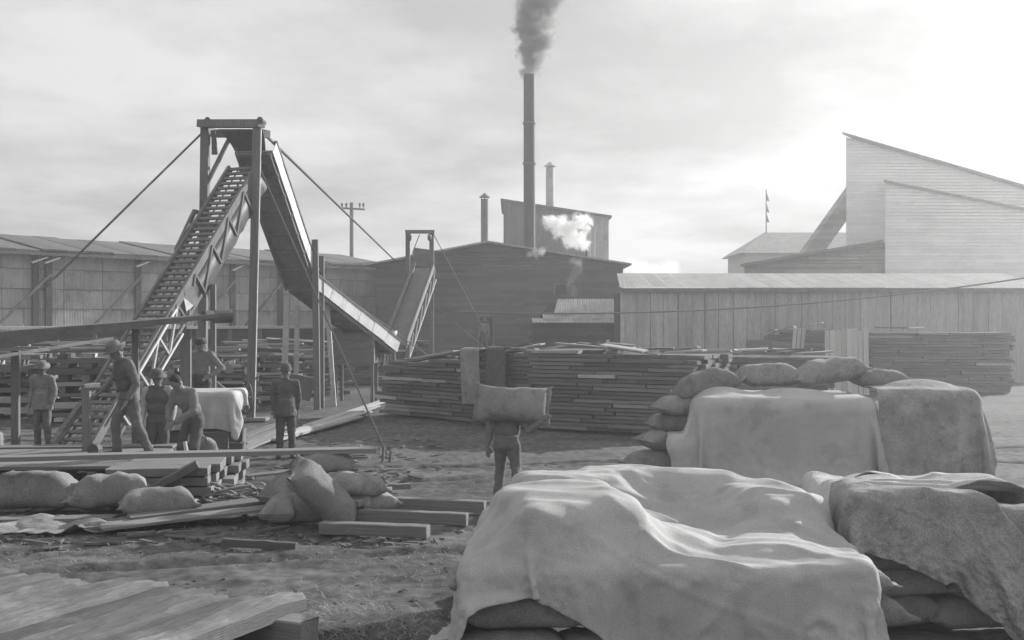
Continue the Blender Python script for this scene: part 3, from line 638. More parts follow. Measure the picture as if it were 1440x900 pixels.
# tin-sided trough, steep section then flatter section
def trough(name, pts, wd, hs, label, mt_side, mt_bot, npanel):
    th = thing(name, (pts[-1].x, pts[-1].y, 0), label, 'conveyor')
    for (p0, p1), npn in zip(zip(pts, pts[1:]), npanel):
        ax, sd_, nr = local_frame(p0, p1)
        if sd_.x < 0: sd_ = -sd_
        ln = (p1-p0).length
        b = MB(); b.bar(p0, p1, wd, .06, up=nr); b.build('floor', mt_bot, th)
        for s in (-1, 1):
            for i in range(npn):
                a, c = ln*i/npn+.01, ln*(i+1)/npn-.01; j = random.uniform(-.02, .02)
                q0, q1 = p0+ax*a+sd_*s*(wd/2+.02+abs(j)*.6)+nr*hs*.45, p0+ax*c+sd_*s*(wd/2+.02+abs(j)*.6)+nr*hs*.45
                b = MB(); b.bar(q0, q1, .02, hs+j, up=nr); b.build('side_panel', mt_side if s > 0 else mt_bot, th)  # only right panels get bright tin, the sun's side put into colour
            b = MB(); b.bar(p0+sd_*s*(wd/2+.0)+nr*(hs*.95), p1+sd_*s*(wd/2+.0)+nr*(hs*.95), .11, .06, up=nr); b.build('top_rail', m_iron, th)
            b = MB(); b.bar(p0+sd_*s*(wd/2-.05)-nr*.09, p1+sd_*s*(wd/2-.05)-nr*.09, .07, .1, up=nr); b.build('bottom_rail', m_wood, th)
        for i in range(npn+1):
            p = p0+ax*(ln*(i+.1)/(npn+.2)); b = MB(); b.bar(p-sd_*wd*.5-nr*.07, p+sd_*wd*.5-nr*.07, .1, .07, up=nr); b.build('crosspiece', m_wood, th)
    return th
t0, t1, t2 = W(357, 213, 29.35), W(424, 404, 33.2), W(541, 494, 36.8)
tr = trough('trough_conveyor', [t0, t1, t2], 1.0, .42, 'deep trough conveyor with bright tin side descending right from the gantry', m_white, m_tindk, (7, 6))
for (u0, v0, d0, u1, v1, r) in ((443, 337, 32.6, 446, 555, .09), (452, 360, 33.3, 452, 552, .08), (404, 415, 33.2, 398, 540, .08), (418, 430, 34, 416, 530, .07), (458, 400, 34, 470, 548, .07)):
    p = W(u0, v0, d0); q = W(u1, v1, d0); q.z = 0; b = MB(); b.bar(q, p, r*2, r*1.6, up=(0, 1, 0)); b.build('leg', m_woodlt if v0 > 380 else m_post, tr)
b = MB()
for i in range(9):
    p = t2+Vector((random.uniform(-.1, .45), random.uniform(-.1, .1), .1)); b.tube(p, p+Vector((random.uniform(-.15, .15), -.05, -random.uniform(.4, .7))), .018, .01, 5)
tag(b.build('hanging_rags', m_canvas2, tr), kind='stuff')
b = MB(); b.lathe([(.02, 0), (.16, .02), (.24, .34), (.21, .34), (.13, .05), (0, .05)], t2+Vector((.2, -.1, .35)), 14); b.build('end_bucket', m_tin, tr, True)
bn = thing('dark_hopper', (-5.1, 36, 0), 'dark plank hopper on thin posts below the lower end of the trough', 'hopper')
for i in range(4): board('board', UNITWOOD, bn, (-5.75, 35.4, 1.38+i*.25), (-4.45, 35.4, 1.38+i*.25), .05, .242, up=(0, 0, 1))
b = MB(); b.box((-5.1, 36.05, 1.75), (1.26, 1.2, .96)); b.build('box', m_tindk, bn)
for (x, y) in ((-5.68, 35.5), (-4.52, 35.5), (-5.68, 36.6), (-4.52, 36.6)): b = MB(); b.box((x, y, .63), (.1, .1, 1.28)); b.build('post', m_post, bn)
# second, smaller gantry with chute
g2 = thing('small_gantry', (-3.9, 46, 0), 'small timber gantry before the mill with a chute leaning on it', 'gantry')
for u in (573.5, 607): p = W(u, 328, 46); b = MB(); b.bar((p.x, 46, 0), p, .18, .18, up=(0, 1, 0)); b.build('post', m_post, g2)
b = MB(); b.bar(W(570, 326, 45.9), W(611, 326, 45.9), .2, .14); b.build('crossbeam', m_post, g2)
for u in (576, 604): b = MB(); b.ell(W(u, 334, 45.7), (.09, .07, .16), n=8); b.build('pulley_block', m_iron, g2)
k0, k1 = W(597, 378, 46), W(557, 486, 40)
ch = trough('leaning_chute', [k1, k0], .78, .3, 'narrow dark chute leaning up to the small gantry', m_tindk, m_tindk, (4,))
b = MB(); a_, s_, n_ = local_frame(k1, k0); s_ = s_ if s_.x > 0 else -s_; b.bar(k1-s_*.42+n_*.22, k0-s_*.42+n_*.22, .05, .05, up=n_); b.build('lit_edge', m_white, ch)  # bright strip stands in for sunlight along the left edge
for i in range(6):
    p, q = k1.lerp(k0, i/6)+s_*.45-n_*.5, k1.lerp(k0, (i+1)/6)+s_*.45-n_*.06; board('truss_diagonal', UNITPALE, ch, p, q, .03, .04)
b = MB(); b.bar(k1+s_*.45-n_*.5, k0+s_*.45-n_*.5, .05, .06); b.build('lower_chord', m_woodlt, ch)
# belt boom on the left
bo = thing('belt_boom', (-7, 19, 0), 'dark tapering conveyor boom reaching in from the left over the men', 'conveyor')
bl, br = W(-45, 482, 18), W(298, 444, 21); m, l_ = barm(bl, br)
b = MB(); sdv = m @ Vector((0, 1, 0)); upv = m @ Vector((0, 0, 1)); n = 9
secs = []
for i in range(n):
    t = i/(n-1); p = bl.lerp(br, t); h = .24*(1-t)**1.5+.075; secs.append((p, h))
for (p, h), (q, g) in zip(secs, secs[1:]):
    vs_ = [p-sdv*.3-upv*h/2, p+sdv*.3-upv*h/2, p+sdv*.3+upv*h/2, p-sdv*.3+upv*h/2, q-sdv*.3-upv*g/2, q+sdv*.3-upv*g/2, q+sdv*.3+upv*g/2, q-sdv*.3+upv*g/2]
    b.add(vs_, [(0, 1, 5, 4), (1, 2, 6, 5), (2, 3, 7, 6), (3, 0, 4, 7)])
b.add([secs[0][0]-sdv*.3-upv*.2, secs[0][0]+sdv*.3-upv*.2, secs[0][0]+sdv*.3+upv*.2, secs[0][0]-sdv*.3+upv*.2], [(0, 1, 2, 3)]); b.build('beam', m_iron, bo)
b = MB(); b.bar(bl-upv*.28-sdv*.33, bl.lerp(br, .52)-upv*.19-sdv*.33, .05, .05); b.build('lower_edge', m_woodlt, bo)
b = MB(); b.tube(W(300, 445, 21.1), W(325, 444.5, 21.3), .135, n=14); b.build('end_roller', m_iron, bo)
b = MB(); b.tube(W(286, 444, 20.9), W(302, 444, 21.1), .10, n=14); b.build('roller_hub', m_iron, bo)
b = MB(); b.bar(W(195, 452, 20), W(262, 451, 20.6), .1, .12); b.build('side_board', m_woodlt, bo)
for (u, d) in ((191, 20.0), (22, 18.9), (264, 20.8)):
    p = W(u, 458, d); b = MB(); b.bar((p.x, d, 0), (p.x, d, 2.45 if u > 100 else 2.1), .12, .1, up=(0, 1, 0)); b.build('leg', m_post, bo)
b = MB(); b.ell(W(20, 475, 18.3), (.05, .03, .05), n=8); b.build('lantern_boss', m_white, bo)
# cables
wire('guy_cable', W(284, 187, 30), W(60, 407, 26), .03, m_rope, 'taut guy cable running down left from the gantry top')
wire('guy_cable', W(368, 185, 29.5), W(555, 366, 60), .045, m_rope, 'taut guy cable running right from the gantry top to the mill')
wire('guy_cable', W(367, 240, 29.2), G(546, 643), .02, m_rope, 'guy cable from the trough top down to the ground stake')
wire('guy_cable', W(612, 430, 45), W(694, 500, 40), .025, m_rope, 'guy cable right of the small gantry to the lumber pile')
wire('guy_cable', W(590, 330, 46), W(516, 520, 47), .02, m_rope, 'guy cable down left of the small gantry')
wire('guy_cable', W(610, 330, 46), W(700, 500, 58), .02, m_rope, 'thin guy cable from the small gantry past the mill door')
wire('guy_cable', W(455, 395, 34), W(602, 500, 40), .022, m_rope, 'slanting guy cable beneath the small gantry chute')
wire('overhead_cable', W(640, 438, 46), W(1440, 391, 44), .035, m_rope, 'dark overhead cable sagging across the plank shed', sag=.55, n=24)
st = thing('ground_stake', G(547, 648), 'short stake in the dirt holding the guy cable', 'stake'); p = G(547, 650)
b = MB(); b.tube(p+Vector((0, 0, -.1)), p+Vector((.04, 0, .22)), .035, .03, 7); b.build('stake', m_wood, st)
b = MB(); b.tube(p+Vector((-.12, 0, -.05)), p+Vector((-.1, 0, .3)), .03, .025, 7); b.build('stake', m_wood, st)

# ------------------------------------------------------------------ sacks
def sackmesh(name, Ln, Wd, T, seed, mt, flat=.35, droop=0.0):
    nu, nv = 22, 22; rg = random.Random(seed); b = MB(); rows = []; so_ = Vector((seed*3.7, seed*1.3, 0))
    for i in range(nu+1):
        u = -math.cos(math.pi*i/nu); au = abs(u); t = T/2*max(.02, (1-au**4.2))**.45; w_ = Wd/2*(.90+.10*au**6-.04*math.cos(u*3)); row = []
        if au > .93: w_ *= 1.04
        for k in range(nv):
            a = 2*math.pi*k/nv; ca, sa = math.cos(a), math.sin(a)
            y = w_*math.copysign(abs(ca)**.72, ca); z = t*math.copysign(abs(sa)**.85, sa)
            x = u*Ln/2*(1+.03*abs(y)/(Wd/2)*(au > .9))
            if z < 0: z *= 1-flat
            p = Vector((x, y, z-droop*(u*u)*.5*Ln))
            nn_ = noise.noise(p*4.2+so_)*.036+noise.noise(p*10+so_)*.02+noise.noise(Vector((p.x*26, p.y*9, p.z*9))+so_)*.009*(.3+au)
            p += Vector((0, y/(Wd/2)*.5, (1 if z > 0 else -.4)))*nn_
            row.append(p)
        rows.append(row)
    for end in (0, -1):       # sewn, slightly ruffled end seam with corner ears
        src = rows[end]; sg = -1 if end == 0 else 1; fl = []
        for k, p in enumerate(src):
            yn = p.y/(Wd/2); fl.append(Vector((p.x+sg*(.028+.030*abs(yn)**5+.006*rg.uniform(-1, 1)), p.y*(1+.05*abs(yn)), p.z*.35+.010*math.sin(p.y*38+seed)+(.004 if math.sin(2*math.pi*k/nv) > 0 else -.004))))
        if end == 0: rows.insert(0, fl)
        else: rows.append(fl)
    nu += 2
    vs_ = [p for r in rows for p in r]; fs = []
    for i in range(nu):
        for k in range(nv): fs.append((i*nv+k, i*nv+(k+1) % nv, (i+1)*nv+(k+1) % nv, (i+1)*nv+k))
    fs += [tuple(range(nv-1, -1, -1)), tuple(nu*nv+k for k in range(nv))]
    b.add(vs_, fs); return b.mesh(name, mt, True)
SACKS = [sackmesh('sack', .90, .50, .40, s, m_burlap) for s in (1, 2, 3)] + [sackmesh('sack', .93, .52, .44, 4, m_burlap, .3, .12)]
def sack(loc, rot, label, sc=1, v=0, group=None, scz=1, mt=None):
    m = Matrix.Translation(Vector(loc)) @ Matrix.Rotation(R(rot[2]), 4, 'Z') @ Matrix.Rotation(R(rot[1]), 4, 'Y') @ Matrix.Rotation(R(rot[0]), 4, 'X') @ Matrix.Diagonal((sc, sc, sc*scz, 1))
    return tag(link('sack', SACKS[v % 4], None, m), label, 'sack', group)

# ------------------------------------------------------------------ draped cloth (settled over what lies beneath)
def rbox(P, c, h, rz_, r):
    ca, sa = math.cos(rz_), math.sin(rz_); q = P-np.array(c); x = q[:, 0]*ca+q[:, 1]*sa; y = -q[:, 0]*sa+q[:, 1]*ca
    l_ = np.stack([x, y, q[:, 2]], 1); s = np.sign(l_); a = np.abs(l_)-np.array(h)+r; mx_ = np.maximum(a, 0); ol = np.linalg.norm(mx_, axis=1)
    inn = np.minimum(a.max(1), 0); d = ol+inn-r
    g = np.where((ol > 1e-6)[:, None], mx_/np.maximum(ol, 1e-6)[:, None], (a == a.max(1)[:, None]).astype(float))*s
    G_ = np.stack([g[:, 0]*ca-g[:, 1]*sa, g[:, 0]*sa+g[:, 1]*ca, g[:, 2]], 1)
    return d, G_
def rell(P, c, h, rz_, r):
    ca, sa = math.cos(rz_), math.sin(rz_); q = P-np.array(c); x = q[:, 0]*ca+q[:, 1]*sa; y = -q[:, 0]*sa+q[:, 1]*ca
    l_ = np.stack([x, y, q[:, 2]], 1); hh = np.array(h); k = np.linalg.norm(l_/hh, axis=1); k = np.maximum(k, 1e-3)
    g = l_/hh**2; g /= np.maximum(np.linalg.norm(g, axis=1), 1e-6)[:, None]; k2 = np.linalg.norm(l_/hh**2, axis=1)
    d = k*(k-1)/np.maximum(k2, 1e-6)
    return d, np.stack([g[:, 0]*ca-g[:, 1]*sa, g[:, 0]*sa+g[:, 1]*ca, g[:, 2]], 1)
def drape(nx, ny, sx, sy, c, rz_, cols, steps=150, iters=7, seed=1, z0=None, slack=1.0, bend=.12, wr=.016):
    """position-based cloth: settled coarse first, then refined twice so that it keeps its length and folds"""
    rg = np.random.RandomState(seed); nx, ny = nx//4+1, ny//4+1
    gx, gy = np.meshgrid(np.linspace(-sx/2, sx/2, nx), np.linspace(-sy/2, sy/2, ny), indexing='ij')
    ca, sa = math.cos(rz_), math.sin(rz_); P = np.zeros((nx, ny, 3)); P[..., 0] = c[0]+gx*ca-gy*sa; P[..., 1] = c[1]+gx*sa+gy*ca
    P[..., 2] = (z0 or c[2])+rg.rand(nx, ny)*.03
    dt = 1/60
    def con(a, b_, rest, st):
        d = b_-a; l_ = np.sqrt((d*d).sum(-1, keepdims=True))+1e-9; k = d*((l_-rest)/l_*.5*st); a += k; b_ -= k
    for level, (nst, nit, bd) in enumerate(((steps, 22, bend*.5), (steps//3, 18, bend), (steps//5, 16, bend*2))):
        if level:
            Q = np.zeros((2*nx-1, ny, 3)); Q[::2] = P; Q[1::2] = (P[:-1]+P[1:])/2; P = Q; nx = 2*nx-1
            Q = np.zeros((nx, 2*ny-1, 3)); Q[:, ::2] = P; Q[:, 1::2] = (P[:, :-1]+P[:, 1:])/2; P = Q; ny = 2*ny-1
            P += (rg.rand(nx, ny, 3)-.5)*.012
        sk = slack if level == 0 else 1+(slack-1)+wr*level
        V = np.zeros_like(P); dx, dy = sx/(nx-1)*sk, sy/(ny-1)*sk; dd = math.hypot(dx, dy)
        for it in range(nst):
            V[..., 2] -= 9.8*dt; V *= .97; Q = P.copy(); P = P+V*dt
            for j in range(nit):
                for o_ in (0, 1):
                    n_ = (nx-o_)//2; con(P[o_:o_+2*n_:2], P[o_+1:o_+1+2*n_:2][:n_], dx, 1)
                    n_ = (ny-o_)//2; con(P[:, o_:o_+2*n_:2], P[:, o_+1:o_+1+2*n_:2][:, :n_], dy, 1)
                if j % 3 == 0:
                    for o_ in (0, 1):
                        n_ = (nx-o_)//2; a_, b_ = P[o_:o_+2*n_:2], P[o_+1:o_+1+2*n_:2]
                        con(a_[:, :-1], b_[:, 1:], dd, .3); con(a_[:, 1:], b_[:, :-1], dd, .3)
                    for o_ in range(3):
                        a_ = P[o_:-2:3]; b_ = P[o_+2::3]; n_ = min(len(a_), len(b_)); con(a_[:n_], b_[:n_], 2*dx, bd)
                        a_ = P[:, o_:-2:3]; b_ = P[:, o_+2::3]; n_ = min(a_.shape[1], b_.shape[1]); con(a_[:, :n_], b_[:, :n_], 2*dy, bd)
                if j % 8 == 7 or j == nit-1:
                    F_ = P.reshape(-1, 3); Q_ = Q.reshape(-1, 3)
                    for (fn, cc, hh, rr, r_) in cols:
                        d, g = fn(F_, cc, hh, rr, r_); h_ = d < .014
                        if h_.any():
                            F_[h_] += g[h_]*(.014-d[h_])[:, None]
                            mv = F_[h_]-Q_[h_]; nrm_ = (mv*g[h_]).sum(1, keepdims=True)*g[h_]; F_[h_] -= (mv-nrm_)*.28
                    lo = F_[:, 2] < .02; F_[lo, 2] = .02; F_[lo, :2] = Q_[lo, :2]+(F_[lo, :2]-Q_[lo, :2])*.4
                    P = F_.reshape(nx, ny, 3)
            V = (P-Q)/dt
            sp = np.linalg.norm(V, axis=-1, keepdims=True); V *= np.minimum(1, 2.5/np.maximum(sp, 1e-6))
    return P
def creases(P, seed, top=.016, side=.026, ang=-.3):
    """ridged folds along the fall of the cloth: slanting tension folds on top, hanging folds on the sides"""
    gx = np.gradient(P, axis=0); gy = np.gradient(P, axis=1); nrm = np.cross(gx, gy); nrm /= np.maximum(np.linalg.norm(nrm, axis=-1, keepdims=True), 1e-9); nrm *= np.where(nrm[..., 2:3] < -.2, -1, 1)
    zt = P[..., 2].max(); out = P.copy(); ca, sa = math.cos(ang), math.sin(ang)
    for i in range(P.shape[0]):
        for j in range(P.shape[1]):
            p = Vector(P[i, j]); n_ = nrm[i, j]; up_ = abs(n_[2]); wx = .25*noise.noise(p*1.7+Vector((seed, 0, 0)))
            a = p.x*ca+p.y*sa+wx; c = -p.x*sa+p.y*ca
            rt_ = 1-abs(noise.noise(Vector((a*.6, c*2.6+wx*1.6, seed))))*2.0; rt_ = max(0, rt_)**2.0+.35*max(0, 1-abs(noise.noise(Vector((a*1.1+9, c*6.5+wx*2, seed))))*2.4)**2
            h_ = p.x*abs(n_[1])+p.y*abs(n_[0]); rs = 1-abs(noise.noise(Vector((h_*2.8+wx*1.2, p.z*.45+seed, seed*1.7))))*2.0; rs = max(0, rs)**2.6
            sh = max(0, 1-abs(noise.noise(Vector((p.x*2.1+p.z*1.5+wx, p.y*2.1-p.z*1.2, seed+7))))*9)**1.5*max(0, noise.noise(p*1.1+Vector((0, 0, seed)))+.25)
            k = min(1, max(0, (up_-.35)/.4)); low = min(1, max(.15, (zt-p.z)*1.3))
            d = k*top*(rt_-.3)+(1-k)*side*low*(rs-.3)+.003*noise.noise(p*9)+.0012*noise.noise(p*34)+.022*sh
            if abs((j/(P.shape[1]-1))*3 % 1-.5) < .018: d += .007        # sewn seam
            if i in (0, P.shape[0]-1) or j in (0, P.shape[1]-1): p2 = noise.noise(p*9)*.02; d += p2   # frayed hem
            out[i, j] = P[i, j]+n_*d+np.array((0, 0, .004))
    return out
def cloth(name, P, mt, label, cat, thick=.012, parent=None, group=None, crease=None, seed_=0):
    P = creases(P, len(label)*.37+seed_, *(crease or (.016, .026)))
    nx, ny, _ = P.shape; b = MB(); b.add([tuple(p) for p in P.reshape(-1, 3)], [(i*ny+j, (i+1)*ny+j, (i+1)*ny+j+1, i*ny+j+1) for i in range(nx-1) for j in range(ny-1)])
    o = b.build(name, mt, parent, True); sol = o.modifiers.new('thick', 'SOLIDIFY'); sol.thickness = thick; sol.offset = -.8
    sub = o.modifiers.new('smooth', 'SUBSURF'); sub.levels = sub.render_levels = 1
    return tag(o, label, cat, group)
# front stack
ORD = ['first', 'second', 'third', 'fourth', 'fifth', 'sixth', 'seventh']; LAY = ['bottom', 'second', 'third', 'top']
BX, EL = rbox, rell
front_cols = [(BX, (1.17, 9.05, .40), (1.50, 1.22, .42), R(-3), .10), (BX, (.42, 8.62, .95), (.52, .62, .27), R(12), .2), (BX, (1.3, 10.0, .98), (.75, .30, .22), R(-6), .14), (BX, (.5, 9.8, .95), (.5, .34, .26), R(10), .16), (BX, (2.2, 9.3, .92), (.30, .46, .22), R(22), .13),
    (EL, (1.15, 8.5, .78), (.5, .4, .16), 0, 0), (EL, (1.95, 8.3, .74), (.5, .4, .17), 0, 0), (BX, (-.12, 8.3, .3), (.28, .5, .32), R(4), .12)]
P = drape(160, 128, 4.75, 3.35, (1.12, 9.02, 1.4), R(-15), front_cols, 150, 7, 3)
cloth('tarpaulin', P, m_canvas, 'large pale canvas tarpaulin draped over the nearest sack stack', 'tarpaulin', crease=(.05, .042))
g_f = 'sacks in the nearest covered stack'
for lay, z in enumerate((.14, .42, .66)):
    for i in range(4):
        sack((-.02+i*.78+.1*(lay % 2), 8.14+.03*lay, z), (0, 0, random.uniform(-6, 6)), '%s sack from the left in the %s layer under the nearest tarpaulin front' % (ORD[i], LAY[lay]), .95, i+lay, g_f, .85)
    for j in range(2):
        sack((-.12+.04*lay, 8.75+j*.75, z), (0, 0, 90+random.uniform(-6, 6)), '%s sack back along the left side, %s layer, under the nearest tarpaulin' % (ORD[j+1], LAY[lay]), .9, j+lay, g_f, .85)
# right stack with folded cloths on top
g_r = 'sacks in the right-hand stack'
for lay in range(4):
    for i in range(2):
        sack((3.15+i*.8+.1*random.uniform(-1, 1), 9.15+.07*random.uniform(-1, 1), .14+lay*.25), (random.uniform(-5, 5), random.uniform(-4, 4), random.uniform(-11, 11)), '%s column sack in the %s layer of the right-hand stack front' % (('left', 'right')[i], LAY[lay]), .95, i+lay, g_r, .9)
    for i in range(2):
        sack((3.1+i*.8, 10.0, .14+lay*.25), (0, 0, random.uniform(-7, 7)), '%s rear sack in the %s layer of the right-hand stack' % (('left', 'right')[i], LAY[lay]), .95, i+lay+1, g_r, .9)
for k, (yy, zz_, wd_) in enumerate(((10.15, 1.13, 2.1), (9.75, 1.17, 2.0), (8.9, 1.22, 2.0))):
    cols_ = [(BX, (3.55, 9.6, .52+.03*k), (.85, .78, .54+.035*k), 0, .1), (EL, (3.2, 9.8, 1.0), (.4, .3, .18+.02*k), 0, 0), (EL, (4.0, 9.3, 1.0), (.4, .3, .16+.02*k), 0, 0)]
    P = drape(88, (36, 36, 44)[k], wd_+.3, (.72, .72, .74)[k], (3.6, yy-.02, zz_+.16), R(6-7*k), cols_, 70, 5, 11+k, slack=(1.1, 1.1, 1.02)[k], bend=(.03, .03, .1)[k], wr=(.04, .04, .012)[k])
    cloth('folded_cloth', P, (m_canvas2, m_canvas2, m_burlap2)[k], ['crumpled cloth at the back of the right-hand sack stack', 'crumpled rough cloth between two paler ones on the right-hand stack', 'crumpled burlap hanging over the front of the right-hand sack stack'][k], 'cloth', .016, group='crumpled cloths on the right-hand stack', crease=((.07, .05, .5), (.07, .05, .1), (.04, .035, -.3))[k], seed_=k*3.1)
# middle covered stack
mid_cols = [(BX, (4.05, 17.0, .72), (1.35, .95, .74), R(-2), .18), (EL, (3.2, 16.7, 1.28), (.5, .5, .3), 0, 0), (EL, (4.25, 16.7, 1.32), (.75, .5, .24), 0, 0), (BX, (2.65, 16.7, .45), (.4, .7, .46), 0, .2)]
P = drape(90, 74, 3.7, 3.6, (4.0, 16.35, 1.75), R(3), mid_cols, 150, 6, 5)
cloth('tarpaulin', P, m_canvas, 'broad grey tarpaulin covering the middle sack stack', 'tarpaulin')
P = drape(50, 60, 1.9, 2.9, (6.25, 16.5, 1.85), R(-2), [(BX, (6.1, 17.0, .78), (.8, .95, .80), 0, .16), (EL, (6.2, 16.7, 1.4), (.7, .5, .3), 0, 0)], 120, 6, 6)
cloth('rough_cover', P, m_burlap2, 'mottled coarse cover hanging over the right end of the middle stack', 'cover')
for (loc, rot, lab, v, sc) in (((2.98, 16.9, 1.62), (0, -14, 12), 'plump sack slumped at the left end on top of the middle stack', 3, 1.0), ((4.03, 17.2, 1.72), (0, 0, 4), 'rounded sack in the middle on top of the middle stack', 1, 1.05), ((4.95, 17.15, 1.78), (0, -9, -6), 'biggest rounded sack on top of the middle stack with pointed corner', 2, 1.12), ((5.75, 17.2, 1.66), (0, 4, 8), 'flat sack half under the coarse cover on the middle stack', 0, .9),
        ((2.62, 16.75, 1.28), (0, 0, 14), 'topmost sack stepping down the left side of the middle stack', 0, .9), ((2.5, 16.8, 1.02), (0, 0, 5), 'second sack down the left side of the middle stack', 1, .85), ((2.36, 16.7, .74), (0, 8, 25), 'third sack down the left side of the middle stack', 2, .9), ((2.18, 16.6, .45), (0, 0, 12), 'fourth sack down the left side of the middle stack', 0, .95), ((2.2, 16.5, .16), (0, 0, -8), 'lowest sack at the left foot of the middle stack', 1, 1.0)):
    sack(loc, rot, lab, sc, v, 'sacks on and beside the middle stack', 1.05)
# sack heap holding up the plank
o_ = G(440, 742)
heap = [((-2.62, 14.05, .16), (0, 0, 12), 'bottom left sack of the heap below the plank end', 0, 1), ((-2.85, 14.5, .42), (0, -10, 55), 'sagging sack on the left shoulder of the heap', 3, .95), ((-2.35, 13.72, .36), (28, 48, 20), 'big sack slumped steeply down the front of the heap', 1, 1.12),
        ((-2.25, 14.4, .16), (0, 0, -12), 'sack at the foot of the heap behind the slumped one', 2, .95), ((-2.05, 14.3, .44), (0, 6, 14), 'sunlit sack lying across the right of the heap', 2, .85), ((-1.85, 14.5, .18), (0, 6, 62), 'small sack at the right foot of the heap', 0, .75), ((-2.5, 14.45, .70), (0, -6, 20), 'topmost sack of the heap right under the plank', 1, .85), ((-2.9, 14.1, .2), (0, 0, 85), 'sack at the far left foot of the heap', 3, .85)]
for loc, rot, lab, v, sc in heap: sack(loc, rot, lab, sc, v, 'sacks in the heap below the plank', 1.05)
# sacks on the left
sack((-6.4, 14.75, .28), (0, 4, 6), 'fat sack under the left end of the long plank', 1.25, 1, 'sacks on the left of the yard', 1.2)
sack((-5.45, 14.85, .26), (0, -5, 16), 'sack beneath the plank beside the stacked boards', 1.1, 2, 'sacks on the left of the yard', 1.2)
sack((-4.62, 14.35, .20), (0, 0, 18), 'single sack lying on the flat boards in front of the men', .98, 0, 'sacks on the left of the yard', 1.1)
sack((-9.55, 19.6, .55), (0, 62, 20), 'big pale sack standing at the left edge of the yard', 1.35, 2, 'sacks on the left of the yard', 1.3)
sack((-5.05, 18.3, .33), (0, 78, 25), 'small sack standing upright beside the stooping man', .72, 1, 'sacks on the left of the yard', 1.2)
# ------------------------------------------------------------------ loose timber, platforms
def timber(name, p0, p1, wd, ht, label, me=None, cat='timber', roll=0, group='loose timbers on the ground'):
    return tag(board(name, me or UNITBEAM, None, p0, p1, wd, ht, roll=roll), label, cat, group)
timber('timber_beam', (-2.25, 15.1, .12), (-.36, 14.7, .11), .15, .15, 'rearmost of the three squared timbers on the ground')
timber('timber_beam', (-2.2, 14.05, .12), (-.56, 13.75, .11), .15, .15, 'middle one of the three squared timbers on the ground')
timber('timber_beam', (-2.3, 13.25, .1), (-.99, 13.0, .1), .18, .14, 'nearest of the three squared timbers on the ground')
timber('cross_board', (-2.0, 13.9, .27), (-1.72, 15.2, .27), .12, .07, 'short board laid across the squared timbers')
timber('thin_board', (-3.3, 12.6, .05), (-2.42, 12.35, .05), .08, .09, 'thin dark board alone on the dirt before the heap', UNIT)
timber('thin_board', (-2.2, 16.6, .08), (-1.55, 16.75, .08), .1, .08, 'short dark board lying behind the sack heap', UNIT)
timber('long_plank', (-7.1, 14.5, .77), (-1.78, 14.45, .90), .28, .065, 'long plank laid across sacks in front of the men', UNITBEAM)
timber('short_plank', (-3.0, 15.0, .83), (-2.2, 14.7, .86), .25, .04, 'short plank on top of the sack heap', UNIT)
dk = thing('low_deck', (-7.6, 17, 0), 'low rough plank deck behind the long plank on the left', 'deck')
for i in range(7): board('plank', UNITBEAM, dk, (-9.8, 15.7+i*.42, .46+random.uniform(0, .03)), (-5.65+random.uniform(-.2, .2), 15.9+i*.42, .47+random.uniform(0, .04)), .39, .05)
for x in (-9, -7.4, -6): board('joist', UNIT, dk, (x, 15.6, .34), (x, 18.5, .34), .1, .2)
for x in (-9, -7.4, -6):
    for y in (15.9, 18.1): board('block', UNIT, dk, (x-.2, y, .11), (x+.2, y, .11), .2, .24)
bs = thing('board_stack', (-5, 16, 0), 'stack of thick boards the walking man stands on', 'boards')
for k in range(4):
    for j in range(5): board('board', UNITBEAM, bs, (-5.62+random.uniform(-.06, .06), 15.3+j*.44, .08+k*.138), (-4.2+random.uniform(-.12, .08), 15.5+j*.44, .08+k*.138), .42, .12)
timber('leaning_beam', (-5.35, 14.95, .06), (-4.35, 15.2, .62), .26, .1, 'dark beam leaning on the stack of thick boards', UNIT)
for i, (a_, c_) in enumerate((((-5.3, 13.55), (-2.95, 14.75)), ((-5.0, 13.35), (-2.85, 14.5)), ((-4.85, 13.9), (-3.1, 14.9)))):
    timber('flat_board', (a_[0], a_[1], .05+.03*i), (c_[0], c_[1], .14+.03*i), .34, .04, ['nearest of the flat boards under the single sack', 'second of the flat boards under the single sack', 'rear one of the flat boards under the single sack'][i], UNITBEAM, 'board')
timber('flat_board', (-7.4, 13.9, .06), (-5.1, 14.1, .06), .3, .06, 'grey board flat on the dirt at the left edge', UNITBEAM, 'board')
for i in range(7):
    a_, c_ = G(388+i*9, 622-i*3.5), G(505+i*6, 590-i*4)
    timber('loose_plank', a_+Vector((0, 0, .06+.02*(i % 3))), c_+Vector((0, 0, .07+.03*(i % 2))), .26, .05, '%s sunlit plank on the dirt, counted back from the dark suit' % ORD[i], UNITLT, 'plank', group='sunlit planks behind the dark suit')
for i in range(3):
    a_, c_ = G(340, 636-i*9), G(400, 612-i*8); timber('loose_plank', a_+Vector((0, 0, .05)), c_+Vector((0, 0, .06)), .22, .05, '%s plank on the dirt between the gantry post and the dark suit' % ('nearest', 'middle', 'farthest')[i], UNITBEAM, 'plank', group='planks by the gantry post')
# flat cart / tilted panel by the trough legs
tb = thing('tilted_panel', G(420, 560), 'grey sheet tilted against the trough legs behind the dark suit', 'sheet'); b = MB(); b.bar(W(398, 540, 33), W(440, 548, 33.4), .05, .75, up=(0, -.3, 1)); b.build('sheet', m_tindk, tb)
